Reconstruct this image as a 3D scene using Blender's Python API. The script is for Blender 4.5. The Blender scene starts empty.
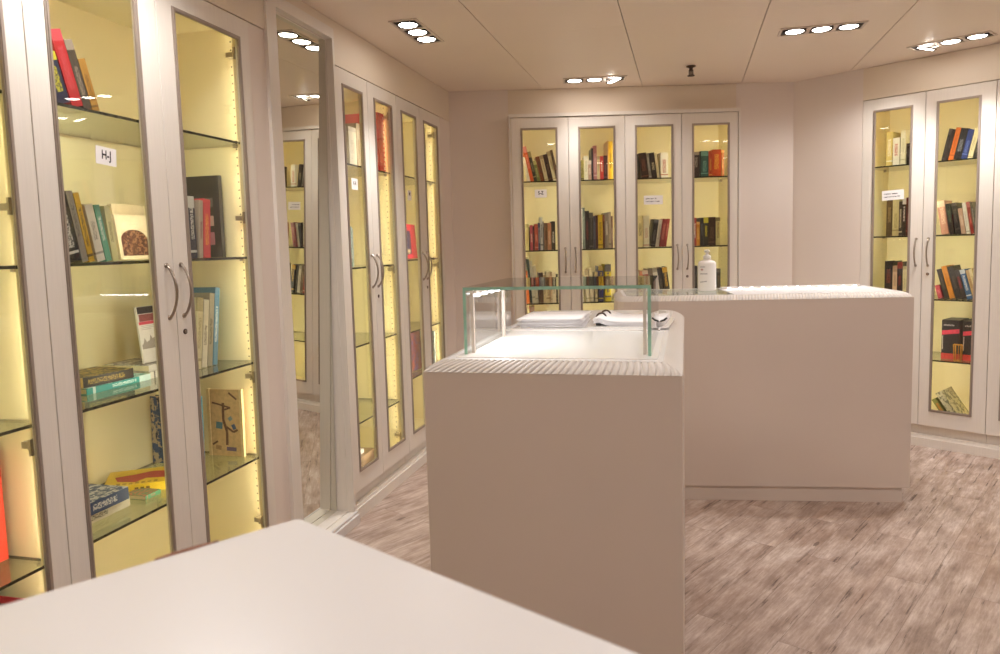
import bpy, bmesh, math, random
from mathutils import Vector, Matrix
random.seed(7)
sc = bpy.context.scene
col = sc.collection
PI = math.pi

# ------------------------------------------------------------------ materials
def lin(h):
    if isinstance(h, str):
        c = [int(h[i:i + 2], 16) / 255 for i in (0, 2, 4)]
    else:
        c = [v / 255 for v in h]
    return tuple(v / 12.92 if v <= .04045 else ((v + .055) / 1.055) ** 2.4 for v in c) + (1.0,)

class NT:
    """small node tree writer"""
    def __init__(self, name):
        self.m = bpy.data.materials.new(name); self.m.use_nodes = True
        self.t = self.m.node_tree; self.t.nodes.clear()
        self.out = self.n('ShaderNodeOutputMaterial')
    def n(self, kind, **kw):
        nd = self.t.nodes.new(kind)
        for k, v in kw.items(): setattr(nd, k, v)
        return nd
    def l(self, a, b): self.t.links.new(a, b)
    def sock(self, node, i, v):
        if hasattr(v, 'is_output'): self.l(v, node.inputs[i])
        else: node.inputs[i].default_value = v
    def math(self, op, a, b=0.0, c=None):
        nd = self.n('ShaderNodeMath', operation=op)
        self.sock(nd, 0, a); self.sock(nd, 1, b)
        if c is not None: self.sock(nd, 2, c)
        return nd.outputs[0]
    def mix(self, f, a, b):
        nd = self.n('ShaderNodeMix', data_type='RGBA')
        self.sock(nd, 0, f); self.sock(nd, 6, a); self.sock(nd, 7, b)
        return nd.outputs[2]
    def coord(self, which='Object'): return self.n('ShaderNodeTexCoord').outputs[which]
    def mapping(self, v, scale=(1, 1, 1), rot=(0, 0, 0), loc=(0, 0, 0)):
        nd = self.n('ShaderNodeMapping'); self.l(v, nd.inputs[0])
        nd.inputs[1].default_value = loc; nd.inputs[2].default_value = rot; nd.inputs[3].default_value = scale
        return nd.outputs[0]
    def noise(self, v, scale, detail=3, rough=.5):
        nd = self.n('ShaderNodeTexNoise'); self.l(v, nd.inputs['Vector'])
        nd.inputs['Scale'].default_value = scale; nd.inputs['Detail'].default_value = detail; nd.inputs['Roughness'].default_value = rough
        return nd.outputs[0]
    def ramp(self, f, stops):
        nd = self.n('ShaderNodeValToRGB'); self.l(f, nd.inputs[0]); e = nd.color_ramp.elements
        while len(e) < len(stops): e.new(.5)
        for x, (p, c) in zip(e, stops): x.position = p; x.color = c
        return nd.outputs[0]
    def sep(self, v):
        nd = self.n('ShaderNodeSeparateXYZ'); self.l(v, nd.inputs[0]); return nd.outputs
    def bsdf(self, color, rough=.5, metal=0.0, spec=.5, bump=None, bstr=.1):
        p = self.n('ShaderNodeBsdfPrincipled')
        self.sock(p, p.inputs.find('Base Color'), color); self.sock(p, p.inputs.find('Roughness'), rough)
        p.inputs['Metallic'].default_value = metal; p.inputs['Specular IOR Level'].default_value = spec
        if bump is not None:
            b = self.n('ShaderNodeBump'); b.inputs['Strength'].default_value = bstr; b.inputs['Distance'].default_value = .002
            self.l(bump, b.inputs['Height']); self.l(b.outputs[0], p.inputs['Normal'])
        self.l(p.outputs[0], self.out.inputs[0]); return p

def plain(name, c, rough=.5, metal=0.0, spec=.5, var=.03, vs=(1, 1, 1), scale=6):
    t = NT(name); c = lin(c)
    n = t.noise(t.mapping(t.coord(), vs), scale)
    lo = tuple(v * (1 - var) for v in c[:3]) + (1,); hi = tuple(min(1, v * (1 + var)) for v in c[:3]) + (1,)
    t.bsdf(t.ramp(n, [(.3, lo), (.7, hi)]), rough, metal, spec)
    return t.m

def emit(name, c, s):
    t = NT(name); e = t.n('ShaderNodeEmission'); e.inputs[0].default_value = lin(c); e.inputs[1].default_value = s
    t.l(e.outputs[0], t.out.inputs[0]); return t.m

def thin_glass(name, tint, refl=1.0, rough=0.0):
    """a clear sheet: Fresnel reflection over straight transmission"""
    t = NT(name)
    tr = t.n('ShaderNodeBsdfTransparent'); tr.inputs[0].default_value = lin(tint)
    gl = t.n('ShaderNodeBsdfGlossy'); gl.inputs['Roughness'].default_value = rough
    ge = t.n('ShaderNodeNewGeometry')
    dt = t.n('ShaderNodeVectorMath', operation='DOT_PRODUCT'); t.l(ge.outputs['Normal'], dt.inputs[0]); t.l(ge.outputs['Incoming'], dt.inputs[1])
    k = t.math('SUBTRACT', 1.0, t.math('ABSOLUTE', dt.outputs['Value']))
    fr = t.math('ADD', .04, t.math('MULTIPLY', t.math('POWER', k, 5.0), .96))      # Schlick, the same from either side of the sheet
    mx = t.n('ShaderNodeMixShader')
    t.l(t.math('MINIMUM', t.math('MULTIPLY', fr, refl), 1.0), mx.inputs[0])
    t.l(tr.outputs[0], mx.inputs[1]); t.l(gl.outputs[0], mx.inputs[2]); t.l(mx.outputs[0], t.out.inputs[0])
    return t.m

M = {}
M['laminate'] = plain('painted_laminate', (228, 220, 211), .38, var=.025, vs=(40, 40, 1.2), scale=5)
M['counter'] = plain('counter_laminate', (206, 190, 178), .42, var=.02, vs=(1, 1, 1), scale=2)
M['wall'] = plain('wall_paint', (227, 215, 207), .6, var=.012, scale=1.5)
M['fascia'] = plain('fascia_panel', (226, 212, 194), .5, var=.012, scale=1.5)
M['ceiling'] = plain('ceiling_panel', (238, 223, 208), .45, var=.012, scale=1.2)
M['joint'] = plain('ceiling_joint', (70, 55, 45), .8)
M['white_top'] = plain('white_worktop', (219, 214, 212), .28, var=.008, scale=2)
M['rim'] = plain('moulded_rim', (202, 192, 184), .45, var=.008)
M['gloss_white'] = plain('gloss_white', (238, 232, 228), .16, var=.005)
M['trim'] = plain('satin_metal_trim', (164, 150, 140), .36, metal=.35)
M['nickel'] = plain('brushed_nickel', (176, 164, 152), .28, metal=1.0)
M['hinge'] = plain('hinge_metal', (178, 164, 138), .4, metal=.35)
M['dark'] = plain('dark_slot', (32, 28, 26), .6)
M['groove'] = plain('shadow_gap', (96, 78, 66), .7)
M['black_plastic'] = plain('black_plastic', (28, 26, 27), .45)
M['bronze'] = plain('bronze_metal', (74, 56, 44), .4, metal=.6)
M['glass'] = thin_glass('window_glass', (252, 253, 251), .95)
M['shelf_glass'] = thin_glass('shelf_glass', (240, 246, 238), 1.4)
M['top_glass'] = thin_glass('counter_glass', (248, 250, 248), .55)
M['lit_panel'] = plain('lit_white_panel', (204, 199, 198), .5, var=.005)
M['box_glass'] = thin_glass('display_glass', (250, 253, 252), 1.2)
M['glass_edge'] = plain('green_glass_edge', (150, 192, 172), .12, var=.15, scale=30)
M['shelf_edge'] = plain('dark_glass_edge', (44, 44, 34), .15, var=.3, scale=40)
M['mirror'] = plain('mirror_silver', (226, 226, 216), .0, metal=1.0, var=0)
M['lamp'] = emit('lamp_glow', (255, 246, 236), 24.0)
M['led'] = emit('led_glow', (245, 248, 255), 9.0)
M['strip'] = emit('strip_light_glow', (255, 243, 212), 22.0)
M['strip_fill'] = emit('added_middle_strip_glow', (255, 243, 216), 15.5)
M['paper'] = plain('paper', (240, 236, 236), .7, var=.02)
M['print'] = plain('printed_ink', (38, 32, 36), .7)
M['pages'] = plain('page_edges', (226, 212, 178), .8, var=.12, vs=(160, 2, 1), scale=8)
M['plate'] = plain('lamp_plate', (214, 200, 188), .45)
M['gimbal'] = plain('lamp_gimbal', (60, 52, 48), .4, metal=.6)
M['chip'] = plain('bare_chipboard', (140, 92, 68), .8, var=.2, scale=60)
M['gold'] = plain('gold_wire', (206, 150, 66), .3, metal=.9)

def cream_paint(name, holes):
    t = NT(name); co = t.coord()
    base = t.ramp(t.noise(co, 1.2), [(.3, lin((238, 224, 184))), (.7, lin((242, 229, 190)))])
    if holes:   # two columns of shelf-pin holes drilled in the side panel
        s = t.sep(co)
        fz = t.math('MULTIPLY', t.math('SUBTRACT', t.math('FRACT', t.math('DIVIDE', s[2], .032)), .5), .032)
        d = None
        for y in (.075, .34):
            dy = t.math('SUBTRACT', s[1], y)
            r = t.math('SQRT', t.math('ADD', t.math('MULTIPLY', dy, dy), t.math('MULTIPLY', fz, fz)))
            d = r if d is None else t.math('MINIMUM', d, r)
        base = t.mix(t.math('LESS_THAN', d, .0032), base, lin((70, 58, 36)))
    t.bsdf(base, .42)
    return t.m
M['cream'] = cream_paint('cream_interior', False)
M['cream_pegs'] = cream_paint('cream_pegboard_side', True)

def wood_floor():
    t = NT('weathered_plank_floor')
    v = t.mapping(t.coord(), rot=(0, 0, -math.radians(48.4)))
    br = t.n('ShaderNodeTexBrick', offset=.37); t.l(v, br.inputs['Vector'])
    br.inputs['Color1'].default_value = (0, 0, 0, 1); br.inputs['Color2'].default_value = (1, 1, 1, 1)
    br.inputs['Mortar'].default_value = (.5, .5, .5, 1)
    for k, x in (('Scale', 1), ('Mortar Size', .0011), ('Mortar Smooth', .3), ('Brick Width', 1.22), ('Row Height', .152), ('Bias', 0)): br.inputs[k].default_value = x
    plank = br.outputs[0]
    off = t.n('ShaderNodeCombineXYZ'); t.l(t.math('MULTIPLY', plank, 31.0), off.inputs[0]); t.l(t.math('MULTIPLY', plank, 17.0), off.inputs[1])
    add = t.n('ShaderNodeVectorMath', operation='ADD'); t.l(v, add.inputs[0]); t.l(off.outputs[0], add.inputs[1]); v2 = add.outputs[0]
    g1 = t.noise(t.mapping(v2, (2.2, 15, 1)), 1.6, 6, .65)
    g2 = t.noise(t.mapping(v2, (6.5, 75, 1)), 1.5, 5, .7)
    grain = t.math('ADD', t.math('MULTIPLY', g1, .55), t.math('MULTIPLY', g2, .45))
    cloud = t.noise(t.mapping(v2, (2.4, 4.6, 1)), 1.8, 6, .62)
    streak = t.noise(t.mapping(v2, (1.5, 30, 1)), 1.4, 7, .66)
    patch_ = t.noise(t.mapping(v2, (1.3, 3.2, 1)), 1.1, 3, .5)
    base = t.ramp(t.math('ADD', t.math('MULTIPLY', grain, .6), t.math('MULTIPLY', cloud, .4)),
                  [(.38, lin((116, 93, 82))), (.46, lin((158, 136, 123))), (.53, lin((186, 166, 155))), (.61, lin((218, 204, 195)))])
    tone = t.mix(.22, base, t.mix(plank, lin((146, 120, 104)), lin((186, 164, 150))))
    tone = t.mix(t.math('MULTIPLY', t.ramp(patch_, [(.5, (0, 0, 0, 1)), (.7, (1, 1, 1, 1))]), .35), tone, lin((150, 114, 90)))
    sm = t.math('MULTIPLY', t.ramp(streak, [(.585, (0, 0, 0, 1)), (.625, (1, 1, 1, 1))]), t.ramp(cloud, [(.40, (1, 1, 1, 1)), (.58, (.15,) * 3 + (1,))]))
    c = t.mix(t.math('MULTIPLY', sm, .9), tone, lin((78, 56, 46)))
    vo = t.n('ShaderNodeTexVoronoi'); t.l(t.mapping(v2, (1.5, 5.5, 1)), vo.inputs['Vector']); vo.inputs['Scale'].default_value = 1.3
    knot = t.math('MULTIPLY', t.math('LESS_THAN', t.math('ADD', vo.outputs[0], t.math('MULTIPLY', grain, .22)), .17), .6)
    c = t.mix(knot, c, lin((84, 60, 48)))
    c = t.mix(t.math('MULTIPLY', br.outputs[1], .55), c, lin((84, 64, 54)))
    t.bsdf(c, t.ramp(grain, [(.3, (.42,) * 3 + (1,)), (.7, (.58,) * 3 + (1,))]), bump=grain, bstr=.12)
    return t.m
M['floor'] = wood_floor()

_cov = {}
def cover_mat(c1, c2, kind):
    """book cloth or printed paper: title blocks on the spine, or a picture on the front"""
    k = (c1, c2, kind)
    if k in _cov: return _cov[k]
    t = NT('book_cover_%s' % c1); g = t.coord('Generated'); s = t.sep(g)
    a, b = lin(c1), lin(c2)
    r = random.Random(c1 + c2)
    wear = t.ramp(t.noise(t.coord(), 40, 2), [(.3, tuple(x * .9 for x in a[:3]) + (1,)), (.7, a)])
    base = wear
    if kind in ('spine', 'flat'):
        z0 = r.uniform(.2, .4); z1 = r.uniform(.6, .85)
        sp = t.math('LESS_THAN', s[1], .05)
        title = t.math('MULTIPLY', t.math('GREATER_THAN', s[2], z0), t.math('LESS_THAN', s[2], z1))
        mid = t.math('LESS_THAN', t.math('ABSOLUTE', t.math('SUBTRACT', s[0], .5)), .24)
        gly = t.math('GREATER_THAN', t.noise(t.mapping(g, (6, 1, 38)), 1.0, 2, .7), .48)
        m1 = t.math('MULTIPLY', t.math('MULTIPLY', sp, title), t.math('MULTIPLY', mid, gly))
        zb = r.uniform(.06, .16)
        band = t.math('MULTIPLY', sp, t.math('LESS_THAN', t.math('ABSOLUTE', t.math('SUBTRACT', s[2], zb)), .02))
        if r.random() < .45: m1 = t.math('MAXIMUM', m1, band)
        if r.random() < .3:
            m1 = t.math('MAXIMUM', m1, t.math('MULTIPLY', sp, t.math('GREATER_THAN', s[2], r.uniform(.8, .9))))
        base = t.mix(t.math('MULTIPLY', m1, .85), wear, b)
        if kind == 'flat':      # picture printed on the upper board only
            pic = t.math('MULTIPLY', t.math('LESS_THAN', s[0], .03), t.math('GREATER_THAN', t.noise(t.mapping(g, (1, 7, 8), loc=(0, r.random(), 0)), 1.2, 5, .65), .5))
            base = t.mix(t.math('MULTIPLY', pic, .8), base, b)
    elif kind == 'art':
        n1 = t.noise(t.mapping(g, (1, 5, 6)), 1.4, 4, .6)
        n2 = t.noise(t.mapping(g, (1, 9, 9), loc=(0, 3, 1)), 1.3, 3, .6)
        base = t.mix(t.math('MULTIPLY', t.math('GREATER_THAN', n1, .52), .75), wear, b)
        base = t.mix(t.math('GREATER_THAN', n2, .60), base, tuple(x * .35 for x in a[:3]) + (1,))
    t.bsdf(base, .4)
    _cov[k] = t.m
    return t.m

# ------------------------------------------------------------------ mesh helpers
class MB:
    """collects shapes for ONE mesh object"""
    def __init__(self): self.bm = bmesh.new(); self.mats = []
    def mi(self, m):
        if m not in self.mats: self.mats.append(m)
        return self.mats.index(m)
    def face(self, vs, m, smooth=False):
        try: f = self.bm.faces.new(vs)
        except ValueError: return None
        f.material_index = self.mi(m); f.smooth = smooth; return f
    def box(self, x0, x1, y0, y1, z0, z1, m, xf=None):
        v = [Vector((x, y, z)) for z in (z0, z1) for y in (y0, y1) for x in (x0, x1)]
        if xf is not None: v = [xf @ p for p in v]
        v = [self.bm.verts.new(p) for p in v]
        for q in ((0, 2, 3, 1), (4, 5, 7, 6), (0, 1, 5, 4), (2, 6, 7, 3), (0, 4, 6, 2), (1, 3, 7, 5)):
            self.face([v[i] for i in q], m)
        return self
    def prism(self, pts, z0, z1, m, top=None, smooth=False):
        n = len(pts)
        a = [self.bm.verts.new((x, y, z0)) for x, y in pts]; b = [self.bm.verts.new((x, y, z1)) for x, y in pts]
        self.face(a[::-1], m); self.face(b, top or m)
        for i in range(n): self.face([a[i], a[(i + 1) % n], b[(i + 1) % n], b[i]], m, smooth)
        return self
    def ring_xz(self, o, i, y0, y1, m):
        """rectangular frame in the x-z plane: o, i = (x0, x1, z0, z1) outer and inner"""
        def loop(r, y): return [self.bm.verts.new(p) for p in ((r[0], y, r[2]), (r[1], y, r[2]), (r[1], y, r[3]), (r[0], y, r[3]))]
        of, inf, ob, ib = loop(o, y0), loop(i, y0), loop(o, y1), loop(i, y1)
        for k in range(4):
            j = (k + 1) % 4
            self.face([of[k], of[j], inf[j], inf[k]], m); self.face([ob[j], ob[k], ib[k], ib[j]], m)
            self.face([of[j], of[k], ob[k], ob[j]], m); self.face([inf[k], inf[j], ib[j], ib[k]], m)
        return self
    def tube(self, pts, r, m, seg=8, cap=True):
        pts = [Vector(p) for p in pts]; rings = []
        rr = r if isinstance(r, (list, tuple)) else [r] * len(pts)
        for k, p in enumerate(pts):
            d = (pts[min(k + 1, len(pts) - 1)] - pts[max(k - 1, 0)]).normalized()
            u = d.orthogonal().normalized() if k == 0 else (u - d * u.dot(d)).normalized()
            w = d.cross(u)
            rings.append([self.bm.verts.new(p + (u * math.cos(a) + w * math.sin(a)) * rr[k]) for a in (2 * PI * i / seg for i in range(seg))])
        for a, b in zip(rings, rings[1:]):
            for i in range(seg): self.face([a[i], a[(i + 1) % seg], b[(i + 1) % seg], b[i]], m, True)
        if cap: self.face(rings[0][::-1], m); self.face(rings[-1], m)
        return self
    def lathe(self, prof, m, seg=32, sx=1.0, sy=1.0, c=(0, 0, 0), cap=True):
        rings = [[self.bm.verts.new((c[0] + r * sx * math.cos(2 * PI * i / seg), c[1] + r * sy * math.sin(2 * PI * i / seg), c[2] + z)) for i in range(seg)] for r, z in prof]
        for a, b in zip(rings, rings[1:]):
            for i in range(seg): self.face([a[i], a[(i + 1) % seg], b[(i + 1) % seg], b[i]], m, True)
        if cap: self.face(rings[0][::-1], m); self.face(rings[-1], m)
        return self
    def text(self, s, size, xf, m):
        cu = bpy.data.curves.new('t', 'FONT'); cu.body = s; cu.size = size; cu.offset = size * .022; cu.align_x = 'CENTER'; cu.align_y = 'CENTER'
        ob = bpy.data.objects.new('t', cu); col.objects.link(ob)
        dg = bpy.context.evaluated_depsgraph_get(); me = ob.evaluated_get(dg).to_mesh()
        vs = [self.bm.verts.new(xf @ v.co) for v in me.vertices]
        for p in me.polygons: self.face([vs[i] for i in p.vertices], m)
        ob.evaluated_get(dg).to_mesh_clear(); bpy.data.objects.remove(ob); bpy.data.curves.remove(cu)
        return self
    def build(self, name, parent=None, loc=None, bevel=0.0, recalc=False):
        me = bpy.data.meshes.new(name)
        if recalc: bmesh.ops.recalc_face_normals(self.bm, faces=self.bm.faces)
        self.bm.to_mesh(me); self.bm.free()
        for m in self.mats: me.materials.append(m)
        ob = bpy.data.objects.new(name, me); col.objects.link(ob)
        if parent is not None: ob.parent = parent
        if loc is not None: ob.location = loc
        if bevel:
            b = ob.modifiers.new('soft_edges', 'BEVEL'); b.width = bevel; b.segments = 2; b.limit_method = 'ANGLE'
        return ob

def tag(o, label, cat, group=None):
    o['label'] = label; o['category'] = cat
    if group: o['group'] = group
    return o
def empty(name, mat, label, cat, group=None):
    o = bpy.data.objects.new(name, None); col.objects.link(o); o.empty_display_size = .1
    o.matrix_world = mat
    return tag(o, label, cat, group)
def struct(o): o['kind'] = 'structure'; return o

# ------------------------------------------------------------------ the room's plan (metres)
H = 2.511                                   # ceiling height
A_LEFT = .251384                            # the long wall of bookcases runs along this bearing
def frame(ox, oy, dx, dy):
    """wall frame: +x along the wall towards the viewer's right, +y into the wall, +z up"""
    d = Vector((dx, dy)).normalized()
    return Matrix(((d.x, -d.y, 0, ox), (d.y, d.x, 0, oy), (0, 0, 1, 0), (0, 0, 0, 1)))
F = {'L': frame(-.657, 4.115, math.sin(A_LEFT), math.cos(A_LEFT)),
     'B': frame(0, 5.31, 1, 0),
     'R': frame(2.7262, 4.7701, .66676, -.74527)}
def W(fr, x, y, z=0.0): return F[fr] @ Vector((x, y, z))
def at(fr, x, y, z=0.0): return F[fr] @ Matrix.Translation((x, y, z))
EXPOSURE = 0.17
SHELF_BOOKS=[
 ('B1T','B',1.851,[
  (0.2301, 0.0186, 0.1781, -0.204, 'efe6d6', 'c8b8a0', 'slim white leaning paperback'),
  (0.2503, 0.0246, 0.2579, -0.204, 'd9622f', 'e8a0a0', 'orange and pink leaning book'),
  (0.2767, 0.0216, 0.219, -0.204, '3a3524', 'b0a070', 'dark olive leaning hardback'),
  (0.3, 0.0231, 0.152, -0.204, '7d8440', 'c8c080', 'olive green leaning paperback'),
  (0.3248, 0.0292, 0.1812, -0.204, '8a4a24', '2c2a24', 'brown leaning book with dark top'),
  (0.3559, 0.0246, 0.189, -0.204, 'd8c39a', 'a08860', 'plain cream leaning book'),
  (0.3822, 0.0322, 0.1945, -0.204, '3a211a', '7a5a44', 'dark brown leaning hardback'),
  (0.4164, 0.0246, 0.2184, -0.204, 'e0cfaa', 'b09a70', 'wide cream leaning book, tallest of creams'),
  (0.4428, 0.017, 0.227, -0.204, '4a3422', '806040', 'brown leaning book half behind door frame'),
 ]),
 ('B1M','B',1.354,[
  (0.2032, 0.0239, 0.193, 0.0, 'd8cc98', 'b0a478', 'cream upright book'),
  (0.2282, 0.0082, 0.169, 0.0, '3d4536', '808870', 'thin dark green book'),
  (0.2376, 0.0184, 0.1843, 0.0, 'c05a68', 'e8d8d0', 'pinkish red book'),
  (0.2572, 0.0113, 0.176, 0.0, '5a3a44', '90707a', 'plum coloured book'),
  (0.2697, 0.0254, 0.1911, 0.0, 'b0503f', 'd09080', 'brick red book'),
  (0.2963, 0.0152, 0.1981, 0.0, '5f6488', 'e8e4dc', 'blue book with white patch'),
  (0.3128, 0.0168, 0.2402, 0.0, 'cfcfcb', '4a4a48', 'tall pale grey book'),
  (0.3308, 0.0082, 0.2088, 0.0, '6a6a68', '9a9a98', 'thin grey book'),
  (0.3402, 0.0239, 0.1969, 0.0, '8a6a50', '5a2e24', 'brown book with maroon top'),
  (0.3652, 0.027, 0.1962, 0.0, 'b9805e', 'dcc0a0', 'tan patterned book'),
  (0.3934, 0.0285, 0.207, 0.0, '2c2620', 'd8d0c0', 'black book with white foot'),
 ]),
 ('B1L','B',0.967,[
  (0.2003, 0.0235, 0.2385, -0.063, 'd9783c', 'b05020', 'orange book'),
  (0.225, 0.0173, 0.3243, -0.063, '223a3a', '507070', 'dark teal leaning book'),
  (0.2436, 0.0223, 0.3081, -0.063, 'e6e0cc', 'b0a890', 'white leaning paperback'),
  (0.2671, 0.0223, 0.2736, -0.063, 'd8d2c0', 'a8a090', 'greyish white leaning paperback'),
  (0.2918, 0.0328, 0.2209, 0.0, '6b5040', '402c22', 'wide brown book'),
  (0.3259, 0.0205, 0.2045, 0.0, 'd8c49c', 'b09468', 'buff book'),
  (0.3475, 0.031, 0.2255, 0.0, 'dccaa2', '8a6a50', 'cream book, widest of the creams'),
  (0.3797, 0.013, 0.2246, 0.0, 'd0b898', 'a08868', 'thin beige book'),
  (0.3939, 0.0248, 0.2211, 0.0, 'dcccb0', '706050', 'cream book with pale head'),
  (0.4199, 0.0143, 0.2081, 0.0, '3a322a', '706858', 'dark slim end book'),
 ]),
 ('B2T','B',1.851,[
  (0.6092, 0.0097, 0.1399, 0.0, '4a3030', '806060', 'thin maroon book'),
  (0.62, 0.0205, 0.1473, 0.0, 'a89a50', '3a3024', 'olive yellow book with dark label'),
  (0.6417, 0.0283, 0.1733, 0.0, 'e6dcc0', 'b8ae90', 'creamy white book'),
  (0.6712, 0.0236, 0.142, 0.0, 'c8a088', 'e0d0c0', 'short pinkish beige book'),
  (0.6961, 0.0128, 0.2289, 0.0, '2e2a30', '605c64', 'tall thin black book'),
  (0.71, 0.0252, 0.2475, 0.0, 'b87a78', 'd8b0a8', 'tall mauve pink book'),
  (0.7364, 0.0205, 0.1707, 0.0, 'd8c490', 'a89468', 'straw coloured book'),
  (0.7582, 0.0236, 0.1701, 0.0, 'c8403a', 'e8dcc0', 'red book with cream foot'),
  (0.783, 0.0283, 0.1732, 0.0, '4a2a30', '806068', 'dark maroon book'),
  (0.8125, 0.0081, 0.2788, 0.0, 'd8b080', 'b08850', 'tall thin tan book'),
  (0.8218, 0.0283, 0.2748, 0.0, 'd8b020', '2a2420', 'tall yellow book with black blotches'),
 ]),
 ('B2M','B',1.354,[
  (0.6081, 0.0142, 0.292, 0.0, 'e4e0d4', 'b0aca0', 'thin white book'),
  (0.6235, 0.0178, 0.3006, 0.0, '7c8478', 'b0b8a8', 'grey green book'),
  (0.6425, 0.0289, 0.2759, 0.0, '2a2826', '7a3a34', 'thick black book, taller of two'),
  (0.6726, 0.0283, 0.2629, 0.0, '34312a', '6a665c', 'thick black book, shorter of two'),
  (0.7021, 0.0154, 0.2348, 0.0, '4a4a52', '80808a', 'slate grey book'),
  (0.7187, 0.016, 0.2404, 0.0, '4a2422', '804a44', 'maroon book'),
  (0.7359, 0.0344, 0.246, 0.0, 'd9b020', '705810', 'thick yellow book'),
  (0.7716, 0.0135, 0.245, 0.0, '5a2c22', '8a5444', 'reddish brown book'),
  (0.7863, 0.0283, 0.2598, 0.0, '8a8078', 'd8d0c8', 'ornate grey book'),
  (0.8158, 0.016, 0.265, 0.0, '9a8c80', '5a5048', 'tall ornate taupe book'),
  (0.833, 0.0123, 0.2342, 0.0, '6a4a44', 'c0b0a8', 'short mauve brown book'),
 ]),
 ('B2L','B',0.967,[
  (0.6118, 0.0103, 0.186, -0.039, 'e6e0d0', 'b0a898', 'thin white book'),
  (0.6415, 0.0258, 0.2284, -0.039, 'dfceae', 'a89878', 'cream leaning book beside the thin white one'),
  (0.6739, 0.0258, 0.2409, -0.039, 'e2d4b4', 'a89878', 'cream leaning book in the middle'),
  (0.705, 0.0218, 0.2138, 0.0, 'cdbb90', '5a4838', 'short buff book'),
  (0.7347, 0.0353, 0.2565, 0.0, '28306e', 'c0a83c', 'navy book with yellow middle'),
  (0.7833, 0.0434, 0.2685, 0.0, 'e0cf3a', '3c4278', 'bright yellow book with round blue emblem'),
 ]),
 ('B3T','B',1.851,[
  (1.0265, 0.0188, 0.1853, -0.124, '3c3834', '706c64', 'dark grey book at the hinge side'),
  (1.0606, 0.0542, 0.1838, -0.124, '2e1a16', '7a4838', 'wide dark brown leaning book'),
  (1.1165, 0.0181, 0.1829, -0.124, '8a8478', 'c0bab0', 'grey leaning book'),
  (1.1359, 0.0373, 0.1838, -0.124, '241c18', 'c8b890', 'black leaning hardback'),
  (1.1747, 0.0181, 0.1813, -0.124, 'd8c498', 'a08c60', 'slim cream leaning book'),
  (1.1995, 0.0523, 0.1846, 0.0, 'e8e0cc', 'b0442c', 'fat white book with red band'),
 ]),
 ('B3M','B',1.354,[
  (1.0222, 0.0458, 0.2307, 0.0, 'dccf9e', '6a6040', 'pale cream book with small dark cross'),
  (1.0692, 0.0411, 0.2294, 0.0, 'e4dcc0', 'c08a74', 'off-white book with pink picture'),
  (1.155, 0.0349, 0.2011, 0.145, '1e1c1c', '606060', 'black leaning book'),
  (1.1821, 0.0256, 0.1991, 0.145, 'e8e0d0', 'b0a898', 'white leaning book'),
  (1.2162, 0.0325, 0.202, 0.145, '7a2022', 'b07060', 'dark red leaning book beside the white one'),
  (1.2361, 0.0186, 0.2031, 0.145, '8a2426', 'c08070', 'dark red leaning book at the shelf end'),
 ]),
 ('B3L','B',0.967,[
  (1.03, 0.0364, 0.1644, -0.127, 'd8ceb0', 'a89878', 'short pale cream book'),
  (1.0833, 0.0399, 0.2159, -0.127, 'a04a40', 'e0d0c0', 'red and white leaning book'),
  (1.1247, 0.034, 0.2274, -0.127, '7a6a58', 'b0a490', 'grey brown leaning book'),
  (1.1602, 0.034, 0.2264, -0.127, 'e8e0d0', 'a8a090', 'white leaning book'),
  (1.1957, 0.034, 0.2313, -0.127, '3a3430', '706860', 'charcoal leaning book'),
  (1.2313, 0.0364, 0.2359, -0.127, '2a2624', 'd0a030', 'black leaning book with yellow label'),
 ]),
 ('B4T','B',1.851,[
  (1.4332, 0.0477, 0.182, 0.0, '33201c', 'a09080', 'wide dark brown book with pale emblem'),
  (1.482, 0.0081, 0.1829, 0.0, '1f2a26', '405048', 'thin blackish book'),
  (1.4914, 0.0562, 0.188, 0.0, '2f5a50', '70a090', 'wide green book'),
  (1.5496, 0.0244, 0.1826, 0.0, 'c04a28', 'e0a040', 'slim orange red book'),
  (1.5752, 0.064, 0.1956, 0.0, 'd05028', 'e0b048', 'wide red book with yellow panel'),
  (1.6427, 0.0198, 0.1914, 0.0, 'b06a38', 'd8a868', 'rust brown end book'),
 ]),
 ('B4M','B',1.354,[
  (1.4313, 0.0264, 0.2048, 0.0, '8a2a22', 'e8e0d0', 'dark red book with white marks'),
  (1.459, 0.0254, 0.1746, 0.0, 'd08a28', 'e8c070', 'orange book'),
  (1.4856, 0.0243, 0.2033, 0.0, '26262a', '606068', 'plain black book'),
  (1.5111, 0.0328, 0.2047, 0.0, '2a2c24', 'd0c030', 'black book with yellow label'),
  (1.5451, 0.0541, 0.2059, 0.0, '3e2a20', '6a5040', 'wide dark brown book'),
  (1.6003, 0.0307, 0.2023, 0.0, 'd8cc98', '706438', 'cream end book'),
 ]),
 ('B4L','B',0.967,[
  (1.4291, 0.0352, 0.2399, 0.0, '1e1a18', '605850', 'black book on the hinge-far side'),
  (1.6024, 0.032, 0.2137, 0.0, '2a2420', '605850', 'black book standing alone'),
 ]),
 ('R1T','R',1.854,[
  (-0.2413, 0.0401, 0.2262, 0.0, 'd9c070', 'f0e8d0', 'plain tan book'),
  (-0.1971, 0.0417, 0.1828, 0.0, 'ece2c8', 'b8402c', 'white book with red and black lettering'),
  (-0.1485, 0.0299, 0.2253, 0.0, 'e8ddb8', 'c0b488', 'tall cream book'),
  (-0.1146, 0.0198, 0.1384, 0.0, '2e2622', '6a6058', 'dark leaning book beside tall cream one'),
  (-0.0936, 0.0197, 0.1344, 0.0, '38302a', '706860', 'dark leaning book half behind door frame'),
 ]),
 ('R1M','R',1.386,[
  (-0.2326, 0.0384, 0.2435, 0.0, '5a4428', 'a08858', 'brown book with gold pattern'),
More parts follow.
